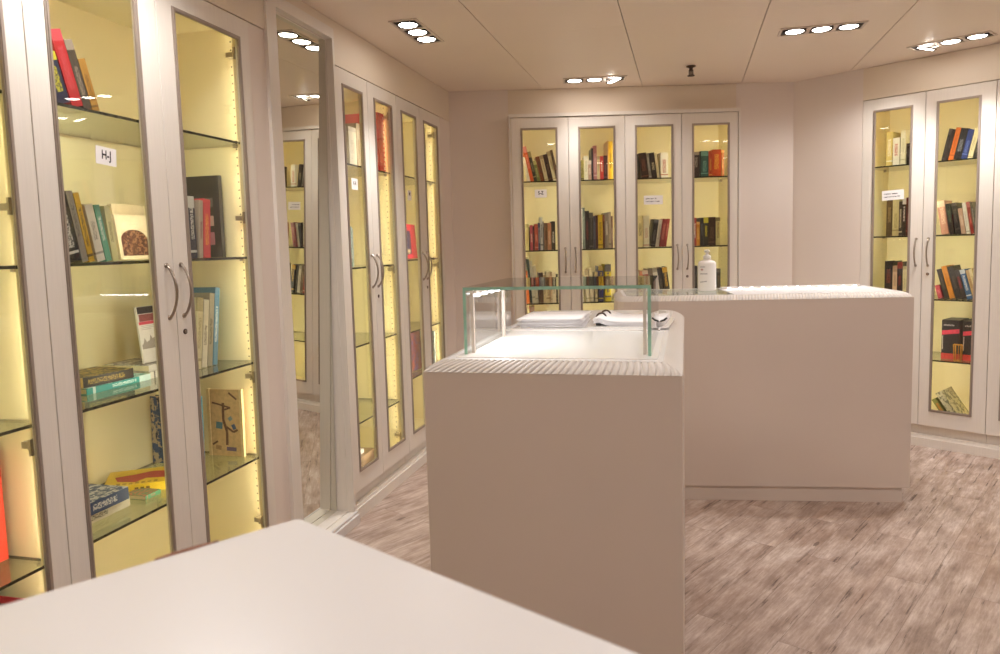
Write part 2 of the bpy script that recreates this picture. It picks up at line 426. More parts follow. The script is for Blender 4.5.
  (-0.1929, 0.0411, 0.2432, 0.0, 'd8c890', 'a89860', 'cream book'),
  (-0.1506, 0.0198, 0.2294, 0.0, '4a3c30', 'd0c0a0', 'brown slim book with pale top'),
  (-0.1297, 0.0217, 0.2481, 0.0, '2e2420', 'e8e0d8', 'black book with white lettering'),
  (-0.1068, 0.0359, 0.2521, 0.0, '5a2220', '904840', 'maroon book'),
 ]),
 ('R1L','R',0.972,[
  (-0.2341, 0.0495, 0.244, 0.0, '241a18', '904030', 'black book with red mark'),
  (-0.1833, 0.0287, 0.2133, 0.0, 'd8b898', 'a88868', 'small beige book between black ones'),
  (-0.1534, 0.0305, 0.2382, 0.0, '2a1e1c', '903028', 'black book with small red dot'),
  (-0.1186, 0.0197, 0.2101, 0.0, 'dccfa8', 'a89c78', 'slim cream book'),
  (-0.0976, 0.0269, 0.2438, 0.0, 'e0d6b0', 'a89c78', 'pale cream end book'),
 ]),
 ('R2T','R',1.854,[
  (0.1109, 0.0173, 0.2032, 0.209, '1e1a1a', '504844', 'black leaning book at the hinge side'),
  (0.1304, 0.0179, 0.1966, 0.209, '2a2020', '584c48', 'brown black leaning book'),
  (0.1614, 0.0292, 0.2032, 0.209, 'd8702a', 'a04a18', 'orange leaning book'),
  (0.2044, 0.0409, 0.1926, 0.209, '222224', '8a8a8a', 'wide black leaning book with grey emblem'),
  (0.2368, 0.0305, 0.1813, 0.209, '2a3a72', '6a7ab0', 'blue leaning book'),
  (0.2662, 0.0275, 0.1776, 0.209, 'e0d2a0', 'b0a070', 'cream leaning book'),
  (0.2926, 0.0208, 0.1288, 0.209, '2a2822', '605c50', 'short dark leaning book'),
 ]),
 ('R2M','R',1.382,[
  (0.1087, 0.0426, 0.216, -0.161, 'b8826a', 'e0c0a0', 'peach patterned leaning book'),
  (0.1576, 0.0265, 0.1964, -0.161, '242622', '607058', 'black leaning book with green pattern'),
  (0.1891, 0.0295, 0.2003, -0.161, '2a2422', '605650', 'plain black leaning book'),
  (0.2213, 0.0249, 0.1643, -0.161, 'c09a80', 'e0c8b0', 'pinkish tan leaning book'),
  (0.2516, 0.0198, 0.198, -0.161, 'e4dac8', 'b0a490', 'white leaning book'),
  (0.2734, 0.0175, 0.2033, -0.161, '8a2a26', 'c07068', 'red leaning book'),
  (0.2935, 0.0137, 0.2008, -0.161, '4a4440', 'a09890', 'grey leaning book at the row end'),
 ]),
 ('R2L','R',0.969,[
  (0.1009, 0.0276, 0.0873, -0.267, 'a83a44', 'd88088', 'short red leaning book'),
  (0.1357, 0.028, 0.195, -0.267, '2a2420', '60564e', 'black leaning book beside the orange one'),
  (0.1674, 0.0291, 0.2153, -0.267, 'd88a28', 'a86010', 'orange leaning book'),
  (0.2002, 0.0327, 0.2144, -0.267, '241f1c', '5a5048', 'wide black leaning book'),
  (0.2367, 0.0251, 0.1883, -0.267, '2c2422', 'a03038', 'black leaning book with red title'),
  (0.2654, 0.0275, 0.1919, -0.267, '3a6aa0', 'e8ecf0', 'blue and white leaning book'),
  (0.2991, 0.0182, 0.1907, -0.267, 'c8a878', 'a08050', 'tan leaning book'),
  (0.3206, 0.0155, 0.1996, -0.267, 'e8dcae', 'b0a478', 'cream leaning book'),
 ]),
]

# ------------------------------------------------------------------ setting
def slab(fr, boxes, name, m):
    mb = MB()
    for b in boxes: mb.box(*b, m, F[fr])
    return struct(mb.build(name))
DT = 2.297                                   # top of the bookcase doors
slab('L', [(-6.6, -3.24, 0, .5, 0, DT), (-1.192, -1.002, .006, .5, 0, DT), (-1.002, -.476, .13, .5, 0, 2.44), (1.11, 1.45, 0, .5, 0, DT), (-6.6, 1.45, .47, .55, 0, H), ], 'wall_left', M['wall'])
slab('L', [(-6.6, -1.002, 0, .47, DT + .003, H - .0025), (-1.002, -.478, 0, .47, 2.42, H - .0025), (-.478, 1.45, 0, .47, DT + .003, H - .0025)], 'trim_1', M['fascia'])
slab('B', [(-.5, .100, .09, .5, 0, H), (1.747, 2.35, .09, .5, 0, H), (.1, 1.747, .5, .55, 0, H)], 'wall_back', M['wall'])
slab('B', [(.1, 1.747, .09, .5, 2.3225, H - .0025)], 'trim_3', M['fascia'])
slab('R', [(-.85, -.361, 0, .5, 0, H), (1.186, 2.4, 0, .5, 0, H), (-.361, 1.186, .47, .55, 0, H)], 'wall_right', M['wall'])
slab('R', [(-.361, 1.186, 0, .47, DT + .003, H - .0025)], 'trim_4', M['fascia'])
mb = MB(); mb.box(4.33, 4.5, -2.2, 2.99, 0, H, M['wall']); struct(mb.build('wall_side'))
mb = MB(); mb.box(-2.6, 4.5, -2.35, -2.2, 0, H, M['wall']); struct(mb.build('wall_rear'))
# skirting boards with a small ledge; the bookcase plinths stand back behind them
def skirting(fr, x0, x1, y, name):
    mb = MB()
    mb.box(x0, x1, y - .004, y + .03, 0, .058, M['laminate'], F[fr])
    mb.box(x0, x1, y + .004, y + .03, .058, .076, M['laminate'], F[fr])
    return struct(mb.build(name))
skirting('L', -6.6, -1.072, 0, 'baseboard_left')
skirting('L', -.474, 1.45, 0, 'baseboard_left')
skirting('B', -.4, .1, .06, 'baseboard_back'); skirting('B', .1, 1.747, 0, 'baseboard_back'); skirting('B', 1.747, 2.3, .06, 'baseboard_back')
skirting('R', -.78, 2.4, 0, 'baseboard_right')
mb = MB(); vs = [mb.bm.verts.new(p) for p in ((-3.2, -2.4, 0), (4.7, -2.4, 0), (4.7, 6.2, 0), (-3.2, 6.2, 0))]; mb.face(vs, M['floor'])
struct(mb.build('floor'))
# ceiling: long panels parallel to the left wall, thin dark joints, faint cross joints
mb = MB(); d = Vector((math.sin(A_LEFT), math.cos(A_LEFT))); n = Vector((d.y, -d.x)); P0 = Vector((.352, 5.389))
mb.box(-3.4, 4.8, -2.5, 6.4, H + .012, H + .03, M['joint'])
W_ = .693
for k in range(-5, 9):
    cuts = [-9.0, -5.3, -3.3 - .0, -1.36 + (.06 if k % 2 else 0), 2.0]
    for a, b in zip(cuts, cuts[1:]):
        q = []
        for s, w in ((a + .0006, k * W_ + .0022), (b - .0006, k * W_ + .0022), (b - .0006, (k + 1) * W_ - .0022), (a + .0006, (k + 1) * W_ - .0022)):
            p = P0 + d * s + n * w; q.append((p.x, p.y))
        mb.prism(q[::-1], H, H + .012, M['ceiling'])
struct(mb.build('ceiling', recalc=True))

# ------------------------------------------------------------------ ceiling lamps
def downlight(c, ang, label, tilt=(0, 0, 0), energy=None, cone=84, blend=1.0, share=1.0):
    ca, sa = math.cos(ang), math.sin(ang)
    root = empty('triple_downlight', Matrix.Translation((c[0], c[1], H)) @ Matrix.Rotation(ang, 4, 'Z'), label, 'ceiling light', 'triple downlights in the ceiling')
    mb = MB()
    # face plate with three openings drawn as separate rims
    mb.box(-.215, .215, -.073, -.060, -.006, 0, M['plate']); mb.box(-.215, .215, .060, .073, -.006, 0, M['plate'])
    for x in (-.215, -.078, .055, .202): mb.box(x, x + .013 + (.01 if abs(x) < .1 else 0), -.06, .06, -.006, 0, M['plate'])
    mb.box(-.21, .21, -.06, .06, -.001, 0, M['gimbal'])
    mb.build('face_plate', root)
    for k in range(3):
        x = (k - 1) * .135
        g = MB(); g.lathe([(.054, -.008), (.057, -.004), (.057, 0), (.0475, 0), (.0475, -.006), (.054, -.008)], M['gimbal'], 32, cap=False)
        g.box(-.06, -.05, -.012, .012, -.006, 0, M['gimbal']); g.box(.05, .06, -.012, .012, -.006, 0, M['gimbal'])
        go = g.build('gimbal_ring', root, (x, 0, -.001))
        b = MB(); b.lathe([(.03, -.003), (.043, -.0015), (.0465, .0015), (.0465, .004)], M['lamp'], 32)
        bo = b.build('bulb', root, (x, 0, -.0055))
        if tilt[k]: bo.rotation_euler = (0, tilt[k] * .6, 0); bo.location.z -= .010; go.rotation_euler = (0, tilt[k] * .5, 0); go.location.z -= .010
        li = bpy.data.lights.new('downlight_beam', 'SPOT'); li.energy = (energy or SPOT) * share; li.spot_size = math.radians(cone); li.spot_blend = blend
        li.shadow_soft_size = .045; li.color = (1.0, .982, .955)
        lo = bpy.data.objects.new('downlight_beam', li); col.objects.link(lo); lo.parent = root; lo.location = (x, 0, -.05); lo.rotation_euler = (0, tilt[k], 0)
SPOT = 30.0
aL = PI / 2 - A_LEFT
downlight((-.385, 3.905), aL, 'triple downlight in the ceiling beside the tall wall mirror')
downlight((.69, 5.13), -.09, 'triple downlight in the ceiling before the back bookcases', (0, 0, -.55), share=.5)
downlight((1.77, 4.055), -.245, 'triple downlight in the ceiling above the long display counter', cone=104, share=.62)
downlight((2.672, 4.39), -.84, 'triple downlight in the ceiling close to the angled bookcase', (.55, 0, 0), cone=104, share=1.15)
for c, a in (((-.86, 2.0), aL), ((.75, 2.3), -.25), ((2.5, 2.2), -.25), ((-.5, .1), aL), ((1.6, .2), -.25), ((3.3, .4), -.25)):  # added unseen fixtures, their wide beams fill the faces turned to the camera
    downlight(c, a, 'added unseen triple downlight for fill above the near counter and aisle', energy=11.0, cone=150, blend=.6)
mb = MB(); mb.lathe([(.03, 0), (.03, -.006), (.012, -.012), (.011, -.03)], M['bronze'], 20)
mb.box(-.014, -.009, -.004, .004, -.06, -.025, M['bronze']); mb.box(.009, .014, -.004, .004, -.06, -.025, M['bronze'])
mb.lathe([(.004, -.058), (.005, -.03)], M['bronze'], 10); mb.lathe([(.022, -.064), (.024, -.060), (.006, -.056)], M['bronze'], 20)
tag(mb.build('fire_sprinkler', None, (1.271, 4.828, H)), 'small dark fire sprinkler hanging from the ceiling', 'sprinkler')

# ------------------------------------------------------------------ bookcases
HX = {}
def sign_mesh(kind, x, z):
    s = MB(); T = lambda dx, dz: Matrix.Translation((x + dx, -.0024, z + dz)) @ Matrix.Rotation(PI / 2, 4, 'X')
    if kind in ('wide', 'wide2'):
        w, h = .136, .064
        rot = Matrix.Translation((x, 0, z)) @ Matrix.Rotation(0 if kind == 'wide' else -.03, 4, 'Y') @ Matrix.Translation((-x, 0, -z))
        s.box(x - w / 2, x + w / 2, -.0018, -.0008, z - h / 2, z + h / 2, M['paper'], rot)
        r = random.Random(kind)
        for row, ln in ((.009, .082), (-.011, .096)):      # two lines of small print, too small to read
            cx = -.055
            while cx < -.055 + ln:
                wd = r.uniform(.003, .0055); hh = r.choice((.006, .006, .0085))
                if r.random() < .12: cx += .004; continue
                s.box(x + cx, x + cx + wd * .35, -.0023, -.0017, z + row - .003, z + row - .003 + hh, M['print'], rot)
                s.box(x + cx, x + cx + wd, -.0023, -.0017, z + row + r.choice((-.003, .0005, .002)), z + row + .0032, M['print'], rot)
                cx += wd + .0014
    else:
        txt, w, h, sz, ang, dz = kind
        rot = Matrix.Translation((x, 0, z)) @ Matrix.Rotation(ang, 4, 'Y')
        s.box(-w / 2, w / 2, -.0018, -.0008, -h / 2, h / 2, M['paper'], rot)
        s.text(txt, sz, rot @ Matrix.Translation((0, -.0024, dz)) @ Matrix.Rotation(PI / 2, 4, 'X') @ Matrix.Diagonal((.82, 1, 1, 1)), M['print'])
    return s

def handle_mesh():
    h = MB(); pts = []
    for k in range(13):
        f = k / 12; z = 1.192 + .172 * f
        pts.append((0, -.006 - .030 * math.sin(PI * f) ** .8, z))
    h.tube([(0, 0, 1.192)] + pts + [(0, 0, 1.364)], .0048, M['nickel'], 10)
    for z in (1.192, 1.364):
        h.tube([(0, .001, z), (0, -.004, z)], .0085, M['nickel'], 12)
    return h
HANDLE = None
def bookcase(fr, x0, x1, doors, shelves, label, sign=None, lock=True, side=.014, depth=.44, pegs=True):
    """doors: (left, right, glass left, glass right, hinge side)"""
    root = empty('glazed_bookcase', at(fr, 0, 0), label, 'bookcase', 'glazed bookcases round the room')
    Z0, Z1 = .14, DT
    for xa, xb in ((x0 + .001, x0 + side), (x1 - side, x1 - .001)):
        MB().box(xa, xb, .023, depth, Z0, Z1 - .002, M['cream_pegs']).build('side_panel', root)
    MB().box(x0 + side, x1 - side, depth - .012, depth, Z0, Z1 - .002, M['cream']).build('back_panel', root)
    MB().box(x0 + side, x1 - side, .023, depth - .012, Z1 - .02, Z1 - .002, M['cream']).build('top_panel', root)
    MB().box(x0 + side, x1 - side, .023, depth - .012, Z0, Z0 + .02, M['cream']).build('bottom_panel', root)
    MB().box(x0 + .001, x1 - .001, .034, depth, .0, Z0, M['laminate']).build('plinth', root)
    for gx, sx in ((doors[0][2], -1), (doors[-1][3], 1)):      # light strips behind the outer stiles, each shielded by small added baffles
        s = MB(); q = sorted((gx + sx * .016, gx + sx * .030)); s.box(q[0], q[1], .0255, .0275, Z0 + .05, Z1 - .05, M['strip']); s.build('light_strip', root)
        s = MB()
        for e in ((.0115, .014), (.0325, .035)):
            q = sorted((gx + sx * e[0], gx + sx * e[1])); s.box(q[0], q[1], .0235, .042, Z0 + .021, Z1 - .021, M['cream'])
        s.build('strip_baffle', root)
    cx = doors[0][1]                                          # added unseen strip behind the meeting stiles, brightens the back panel
    s = MB(); s.box(cx - .012, cx + .012, .0255, .0275, Z0 + .05, Z1 - .05, M['strip_fill']); s.build('light_strip', root)
    MB().box(cx - .016, cx + .016, .0222, .0245, Z0 + .03, Z1 - .03, M['laminate']).build('gap_light_stop', root)  # added to stop the middle strip's light leaking between the doors
    for z in shelves:
        s = MB(); xa, xb, ya, yb = x0 + side + .003, x1 - side - .003, .032, depth - .02
        t = .0045
        v = [s.bm.verts.new((x, y, zz)) for zz in (z - t, z + t) for y in (ya, yb) for x in (xa, xb)]
        for q, m in (((0, 2, 3, 1), 'shelf_glass'), ((4, 5, 7, 6), 'shelf_glass'), ((0, 1, 5, 4), 'shelf_edge'), ((2, 6, 7, 3), 'shelf_edge'), ((0, 4, 6, 2), 'shelf_edge'), ((1, 3, 7, 5), 'shelf_edge')):
            s.face([v[i] for i in q], M[m])
        so = s.build('glass_shelf', root)
        for x, sg in ((xa, 1), (xb, -1)):
            for y in (.075, .34):
                key = 'pin%d' % sg
                if key not in HX:
                    p = MB(); p.box(min(-.002 * sg, .014 * sg), max(-.002 * sg, .014 * sg), -.006, .006, -.008, 0, M['nickel'])
                    HX[key] = p.build('shelf_support', so, (x, y, z - .0048)).data
                else:
                    p = bpy.data.objects.new('shelf_support', HX[key]); col.objects.link(p); p.parent = so; p.location = (x, y, z - .0048)
    n = len(doors)
    for i, (a, b, ga, gb, hs) in enumerate(doors):
        g0, g1 = .24, 2.222
        d = MB(); d.ring_xz((a + .0016, b - .0016, Z0 + .002, Z1 - .002), (ga, gb, g0, g1), 0, .022, M['laminate'])
        do = d.build('door', root, bevel=.0012)
        t = MB(); tw = .0135
        t.ring_xz((ga - .001, gb + .001, g0 - .001, g1 + .001), (ga + tw, gb - tw, g0 + tw, g1 - tw), -.0035, .0045, M['trim'])
        t.ring_xz((ga + .004, gb - .004, g0 + .004, g1 - .004), (ga + tw - .003, gb - tw + .003, g0 + tw - .003, g1 - tw + .003), -.006, -.003, M['trim'])
        t.build('trim_frame', do)
        gl = MB(); gl.box(ga + .003, gb - .003, .006, .0095, g0 + .003, g1 - .003, M['glass']); gl.build('glass_pane', do)
        hm = handle_mesh(); hx = (b - .036) if hs == 'l' else (a + .036)
        hm.build('handle', do, (hx, 0, 0))
        if lock and hs == 'r':
            lk = MB(); lk.tube([(0, .001, 0), (0, -.003, 0)], .009, M['bronze'], 16); lk.tube([(0, -.003, 0), (0, -.0042, 0)], .0055, M['nickel'], 12); lk.box(-.0007, .0007, -.0048, -.004, -.004, .004, M['dark'])
            lk.build('lock', do, (hx, 0, 1.137))
        xs, sg = (b - .02, -1) if hs == 'r' else (a + .02, 1)
        for z in (2.165, 1.535, .90, .30) if i < 2 and fr != 'L' or n == 2 and x0 < -1 else (2.165, 1.274, .264):
            h = MB(); X = lambda v: v * sg
            h.box(min(X(.0), X(.05)), max(X(.0), X(.05)), .0225, .03, -.022, .022, M['hinge'])
            h.box(min(X(-.004), X(.03)), max(X(-.004), X(.03)), .03, .075, -.009, .009, M['hinge'])
            h.tube([(X(.032), .022, 0), (X(.032), .036, 0)], .016, M['hinge'], 14)
            h.build('hinge', do, (xs, 0, z))
        if sign and sign[0] == i:
            sm = sign_mesh(sign[1], sign[2], sign[3]); so = sm.build('paper_sign', do)
            so.location.y = .0055 - .0006
            so['label'] = sign[4]
    return root

SH = [1.825, 1.378, .956, .566]
bookcase('L', -3.24, -2.226, [(-3.24, -2.733, -3.17, -2.80, 'l'), (-2.733, -2.226, -2.665, -2.288, 'r')], SH, 'tall white glazed bookcase holding a bright red book, before the H-J bookcase')
bookcase('L', -2.226, -1.192, [(-2.226, -1.720, -2.158, -1.806, 'l'), (-1.720, -1.192, -1.643, -1.257, 'r')], SH, 'tall white glazed bookcase with H-J paper sign on its glass',
         (0, ('H-J', .079, .052, .036, .06, .002), -1.975, 1.694, 'white paper sign reading H-J'))
bookcase('L', -.475, .311, [(-.475, -.094, -.396, -.158, 'l'), (-.094, .311, -.013, .243, 'r')], [1.838, 1.30, .885, .475], 'white glazed bookcase directly beyond the tall wall mirror',
         (0, ('K-R', .072, .058, .026, 0, .004), -.29, 1.735, 'small white paper sign with capital letters'))
bookcase('L', .313, 1.108, [(.313, .701, .381, .634, 'l'), (.701, 1.108, .769, 1.046, 'r')], [1.842, 1.32, .865, .571], 'white glazed bookcase displaying a red cover, next to the plain corner',
         (0, ('M', .06, .06, .034, 0, .008), .485, 1.722, 'small cream paper sign with one capital letter'))
BS = [1.847, 1.35, .963, .57]
bookcase('B', .112, .925, [(.114, .521, .183, .444, 'l'), (.521, .925, .592, .856, 'r')], BS, 'back wall bookcase with S-Z paper sign on its glass',
         (0, ('S-Z', .086, .058, .034, 0, .004), .317, 1.760, 'white paper sign reading S-Z'), lock=False)
bookcase('B', .925, 1.735, [(.925, 1.330, .997, 1.269, 'l'), (1.330, 1.734, 1.405, 1.672, 'r')], BS, 'back wall bookcase with wide two-line sign, behind the sanitiser bottle',
         (0, 'wide', 1.125, 1.692, 'wide white paper sign with two printed lines'))
RS = [1.85, 1.382, .968, .571]
bookcase('R', -.361, .411, [(-.361, .026, -.290, -.048, 'l'), (.026, .411, .090, .334, 'r')], RS, 'angled wall bookcase with wide two-line sign and two black boxes',
         (0, 'wide2', -.160, 1.657, 'wide white paper sign with two printed lines'))
bookcase('R', .411, 1.184, [(.411, .797, .480, .728, 'l'), (.797, 1.184, .865, 1.115, 'r')], RS, 'angled wall bookcase cut by the picture edge, beside the black boxes', pegs=False)
# casing and crown round the two back bookcases
mb = MB()
mb.box(.099, .1125, -.008, .46, .0, DT, M['laminate'], F['B']); mb.box(1.735, 1.748, -.008, .46, .0, DT, M['laminate'], F['B'])
mb.box(.099, 1.748, -.008, .46, DT + .001, 2.322, M['laminate'], F['B'])
struct(mb.build('trim_5'))

# ------------------------------------------------------------------ the tall mirror
root = empty('wall_mirror', at('L', 0, 0), 'tall narrow mirror in a pale moulded frame reaching the floor', 'mirror')
mb = MB()
mb.ring_xz((-1.072, -.477, .0, 2.462), (-.996, -.496, .062, 2.412), -.010, .024, M['laminate'])
mb.ring_xz((-1.0, -.492, .058, 2.416), (-.990, -.499, .066, 2.406), .024, .050, M['laminate'])
mb.ring_xz((-.996, -.494, .060, 2.414), (-.994, -.496, .062, 2.412), .050, .125, M['laminate'])
mb.build('frame', root, bevel=.003)
mb = MB(); mb.box(-1.07, -.477, -.030, -.0105, 0, .050, M['white_top']); mb.box(-1.06, -.479, -.021, -.0102, .050, .064, M['white_top'])
mb.build('bottom_rail', root, bevel=.003)
mb = MB(); mb.box(-.246, .246, -.002, .002, -1.175, 1.175, M['mirror']); go = mb.build('mirror_glass', root, (-.748, .062, 1.237)); go.rotation_euler = (math.radians(1.5), 0, math.radians(-.75))

# ------------------------------------------------------------------ books
LOC = {'B1T': 'top shelf of the S-Z door', 'B1M': 'middle shelf of the S-Z door', 'B1L': 'low shelf of the S-Z door',
       'B2T': 'top shelf of the door beside S-Z', 'B2M': 'middle shelf of the door beside S-Z', 'B2L': 'low shelf of the door beside S-Z',
       'B3T': 'shelf above the back two-line sign', 'B3M': 'shelf just below the back two-line sign', 'B3L': 'low shelf under the back two-line sign',
       'B4T': 'top shelf of the door above the sanitiser', 'B4M': 'shelf just above the sanitiser bottle', 'B4L': 'shelf behind the sanitiser bottle',
       'R1T': "top shelf of the angled bookcase's signed door", 'R1M': "shelf under the angled bookcase's sign", 'R1L': "low shelf of the angled bookcase's signed door",
       'R2T': 'top shelf of the door with black boxes', 'R2M': 'second shelf of the door with black boxes', 'R2L': 'shelf directly above the two black boxes',
       'A1': 'top shelf of the H-J door', 'A2': 'second shelf of the H-J door', 'A3': 'third shelf of the H-J door', 'A4': 'lowest shelf of the H-J door',
       'A2b': 'second shelf of the door beside H-J', 'A3b': 'third shelf of the door beside H-J', 'A4b': 'lowest shelf of the door beside H-J',
       'N': 'in the bookcase before H-J', 'C': 'in the bookcase beyond the mirror', 'D': 'in the bookcase next to the corner'}
rb = random.Random(3)
def book(fr, x, y, z, t, h, lean, c1, c2, desc, loc, d=None, mode='spine', yaw=0.0, art=None, hard=None):
    """mode: spine = upright, spine to the room; face = upright, front cover to the room; flat = lying, spine to the room"""
    d = d or min(.19, max(.11, h * .7))
    bt = .0025 if (hard if hard is not None else t > .02) else .0009
    inset = .004 if bt > .002 else .0006
    mb = MB(); m = cover_mat(c1, c2, art or {'spine': 'spine', 'face': 'art', 'flat': 'flat'}[mode])
    mb.box(0, bt, bt, d, 0, h, m); mb.box(t - bt, t, bt, d, 0, h, m); mb.box(0, t, 0, bt, 0, h, m)
    o = mb.build('book')
    g = MB(); g.box(bt + .0002, t - bt - .0002, bt + .0002, d - inset, inset, h - inset, M['pages']); g.build('pages', o)
    T = Matrix.Translation; R = Matrix.Rotation
    if mode == 'spine':
        X = T((x, y, z)) @ R(yaw, 4, 'Z') @ R(lean, 4, 'Y') @ (T((-t, 0, 0)) if lean > 0 else Matrix())
    elif mode == 'face':
        X = T((x, y, z + t * abs(math.sin(lean)) + .002)) @ R(-lean, 4, 'X') @ R(-PI / 2, 4, 'Z') @ T((-t, 0, 0))
    else:
        X = T((x, y, z + t)) @ R(yaw, 4, 'Z') @ R(PI / 2, 4, 'Y')
    o.matrix_world = F[fr] @ X
    tag(o, '%s, %s' % (desc, LOC[loc]), 'book', 'books, ' + LOC[loc])
    return o
ZB = {'BT': 1.8521, 'BM': 1.3551, 'BL': .9681, 'RT': 1.8551, 'RM': 1.3871, 'RL': .9731}
for sid, fr, z, rows in SHELF_BOOKS:
    y = .085
    for x, t, h, lean, c1, c2, desc in rows:
        book(fr, x, y + rb.uniform(0, .012), ZB[fr + sid[-1]], t, h, lean, c1, c2, desc, sid)
book('B', .225, .07, .575, .03, .362, 0, 'b02c34', 'e0c0b0', 'tall red book, only its head showing', 'B1L', d=.2)

L = lambda *a, **k: book('L', *a, **k)
z1, z2, z3, z4 = 1.8300, 1.3830, .9610, .5710
for x, t, h, c1, c2, ds in ((-2.082, .045, .14, '22284a', 'd8cc30', 'navy leaning book with yellow foot'), (-2.031, .040, .212, 'b8262e', 'c8505a', 'tall red leaning book'),
                            (-1.988, .030, .195, '4a423a', 'a09080', 'dark grey leaning book beside the red one'), (-1.955, .027, .15, 'b08038', '6a4818', 'golden brown leaning book')):
    L(x, .055, z1, t, h, -.29, c1, c2, ds, 'A1')
for x, t, h, ln, c1, c2, ds in ((-2.082, .043, .195, -.2, '28262c', 'e0dcd8', 'black leaning book with white lettering'), (-2.035, .023, .208, -.2, '8e857c', '55504c', 'tall grey leaning book'),
                                (-2.009, .020, .205, -.2, 'cda22a', '3a3020', 'slim yellow leaning book'), (-1.978, .031, .172, -.2, 'ded6c4', '8a8478', 'white leaning book'),
                                (-1.943, .022, .172, -.2, '5aa282', 'd8e0d0', 'green leaning book'), (-1.917, .024, .17, -.12, 'd8d092', '8a8048', 'pale yellow leaning book')):
    L(x, .06, z2, t, h, ln, c1, c2, ds, 'A2')
def patch(parent, name, boxes):
    mb = MB()
    for b in boxes: mb.box(*b[:6], b[6])
    return mb.build(name, parent)
CM = {}
def cm(h):
    if h not in CM: CM[h] = plain('print_' + h, tuple(int(h[i:i + 2], 16) for i in (0, 2, 4)), .45, var=.12, scale=60)
    return CM[h]
o = L(-1.78, .15, z2, .02, .150, .12, 'e2d2b0', 'd6c6a4', 'beige book showing its front cover with dark arched picture', 'A2', d=.15, mode='face', art='plainface')
mb = MB(); pts = [(.014, .012), (.136, .012)] + [(.075 + .061 * math.cos(a), .066 + .034 * math.sin(a)) for a in [PI * k / 14 for k in range(15)]]
a = [mb.bm.verts.new((.0206, y, z)) for y, z in pts]; mb.face(a, cover_mat('5a3428', 'a07858', 'art'))
mb.build('cover_picture', o)
L(-1.748, .185, z2, .018, .188, .1, 'dccaa6', 'd0bc96', 'taller beige book behind the arched picture book', 'A2', d=.15, mode='face', art='plainface')
for x, t, h, ln, c1, c2, ds in ((-1.484, .036, .225, 0, '24263e', 'dcdcd8', 'navy book with white spine panel'), (-1.452, .020, .213, .09, 'b8a898', '7a3a4a', 'slim mottled book'), (-1.408, .040, .218, .09, 'd8404c', 'f0a040', 'bright red and orange book')):
    L(x if ln else x - .036, .08, z2, t, h, ln, c1, c2, ds, 'A2b')
o = L(-1.262, .13, z2, .022, .322, 0, '26231f', '3a3530', 'big black spiral portfolio standing against the side panel', 'A2b', d=.25, art='plainface')
patch(o, 'cover_picture', [(-.0006, 0, .03, .075, .05, .10, cm('b8788a')), (-.0006, 0, .03, .06, .125, .165, cm('c8a8a0')), (-.0006, 0, .03, .07, .20, .235, cm('6a6462'))])
mb = MB()
for k in range(26): mb.tube([(.011 + .014 * math.cos(q), .004 + .010 * math.sin(q), .012 + k * .012) for q in [2 * PI * i / 10 for i in range(11)]], .0011, M['black_plastic'], 5, False)
mb.build('spiral_binding', o)
L(-1.925, .19, z3, .021, .28, 0, '2c9c9a', 'd8ecec', 'teal book lying flat at the bottom of a pair', 'A3', d=.19, mode='flat', yaw=-.02)
L(-1.955, .205, z3 + .022, .033, .228, 0, '2e2924', 'b89a48', 'black and gold book lying on the teal one', 'A3', d=.17, mode='flat', yaw=-.10)
L(-1.640, .19, z3, .024, .175, 0, 'e2dcd2', '4a4644', 'white book lying flat, lower of two', 'A3', d=.2, mode='flat', hard=False)
L(-1.638, .195, z3 + .0248, .022, .17, 0, 'd6d0ca', '50484a', 'pale grey book lying flat, upper of two', 'A3', d=.2, mode='flat', hard=False)
o = L(-1.612, .235, z3 + .0475, .008, .205, .10, 'e4ded8', 'd0c8c4', 'upright leaflet with castle picture standing on flat books', 'A3', d=.135, mode='face', art='plainface', hard=False)
X = .0084
mb = MB()
mb.box(X - .0004, X, .004, .131, .178, .203, cm('2a2426')); mb.box(X - .0004, X, .008, .10, .150, .176, cm('8a4a48')); mb.box(X - .0004, X, .004, .131, .138, .149, cm('c8485a'))
q = [(.004, .05), (.131, .05), (.131, .075), (.118, .08), (.112, .115), (.105, .082), (.09, .088), (.084, .122), (.077, .09), (.06, .085), (.052, .1), (.045, .08), (.03, .074), (.02, .09), (.012, .07), (.004, .066)]
mb.face([mb.bm.verts.new((X, a, b)) for a, b in q], cm('9a9088'))
for k in range(3): mb.box(X - .0004, X, .012, .06 + .02 * k, .120 + .006 * k, .122 + .006 * k, cm('b0a8a4'))
mb.build('cover_picture', o)
for x, t, h, c1, c2, ds in ((-1.425, .032, .272, 'ddd3b4', 'a89c78', 'cream leaning book'), (-1.390, .030, .262, 'e6e0d4', '6a5a54', 'white leaning book with dark lettering'), (-1.357, .030, .285, '9a958c', '3a3230', 'tall grey leaning book with dark foot'),
                            (-1.325, .028, .305, '3f7fae', 'dfe8ec', 'tall blue and white leaning book')):
    L(x, .14, z3, t, h, .15, c1, c2, ds, 'A3b')
L(-2.085, .14, z4, .031, .25, 0, 'dccfb4', '6a6050', 'thick cream book lying flat under the navy one', 'A4', d=.15, mode='flat')
L(-2.100, .125, z4 + .032, .041, .245, 0, '24406e', 'd8d4d4', 'thick navy book lying on the cream one', 'A4', d=.2, mode='flat', yaw=.0)
L(-1.782, .125, z4, .014, .075, 0, '4a8a66', 'c86a58', 'small green book lying flat before the yellow one', 'A4', d=.09, mode='flat')
o = book('L', -1.783, .298, z4, .030, .26, 0, 'e6c22a', 'd8b020', 'big yellow book lying flat with red picture', 'A4', d=.20, mode='flat', yaw=-.96, art='plainface')
mb = MB(); q = [(.05, .05), (.07, .13), (.03, .16), (.06, .22), (.12, .235), (.13, .17), (.155, .11), (.13, .05)]
mb.face([mb.bm.verts.new((-.0004, a, .26 - b)) for a, b in q], cm('b03a2c'))
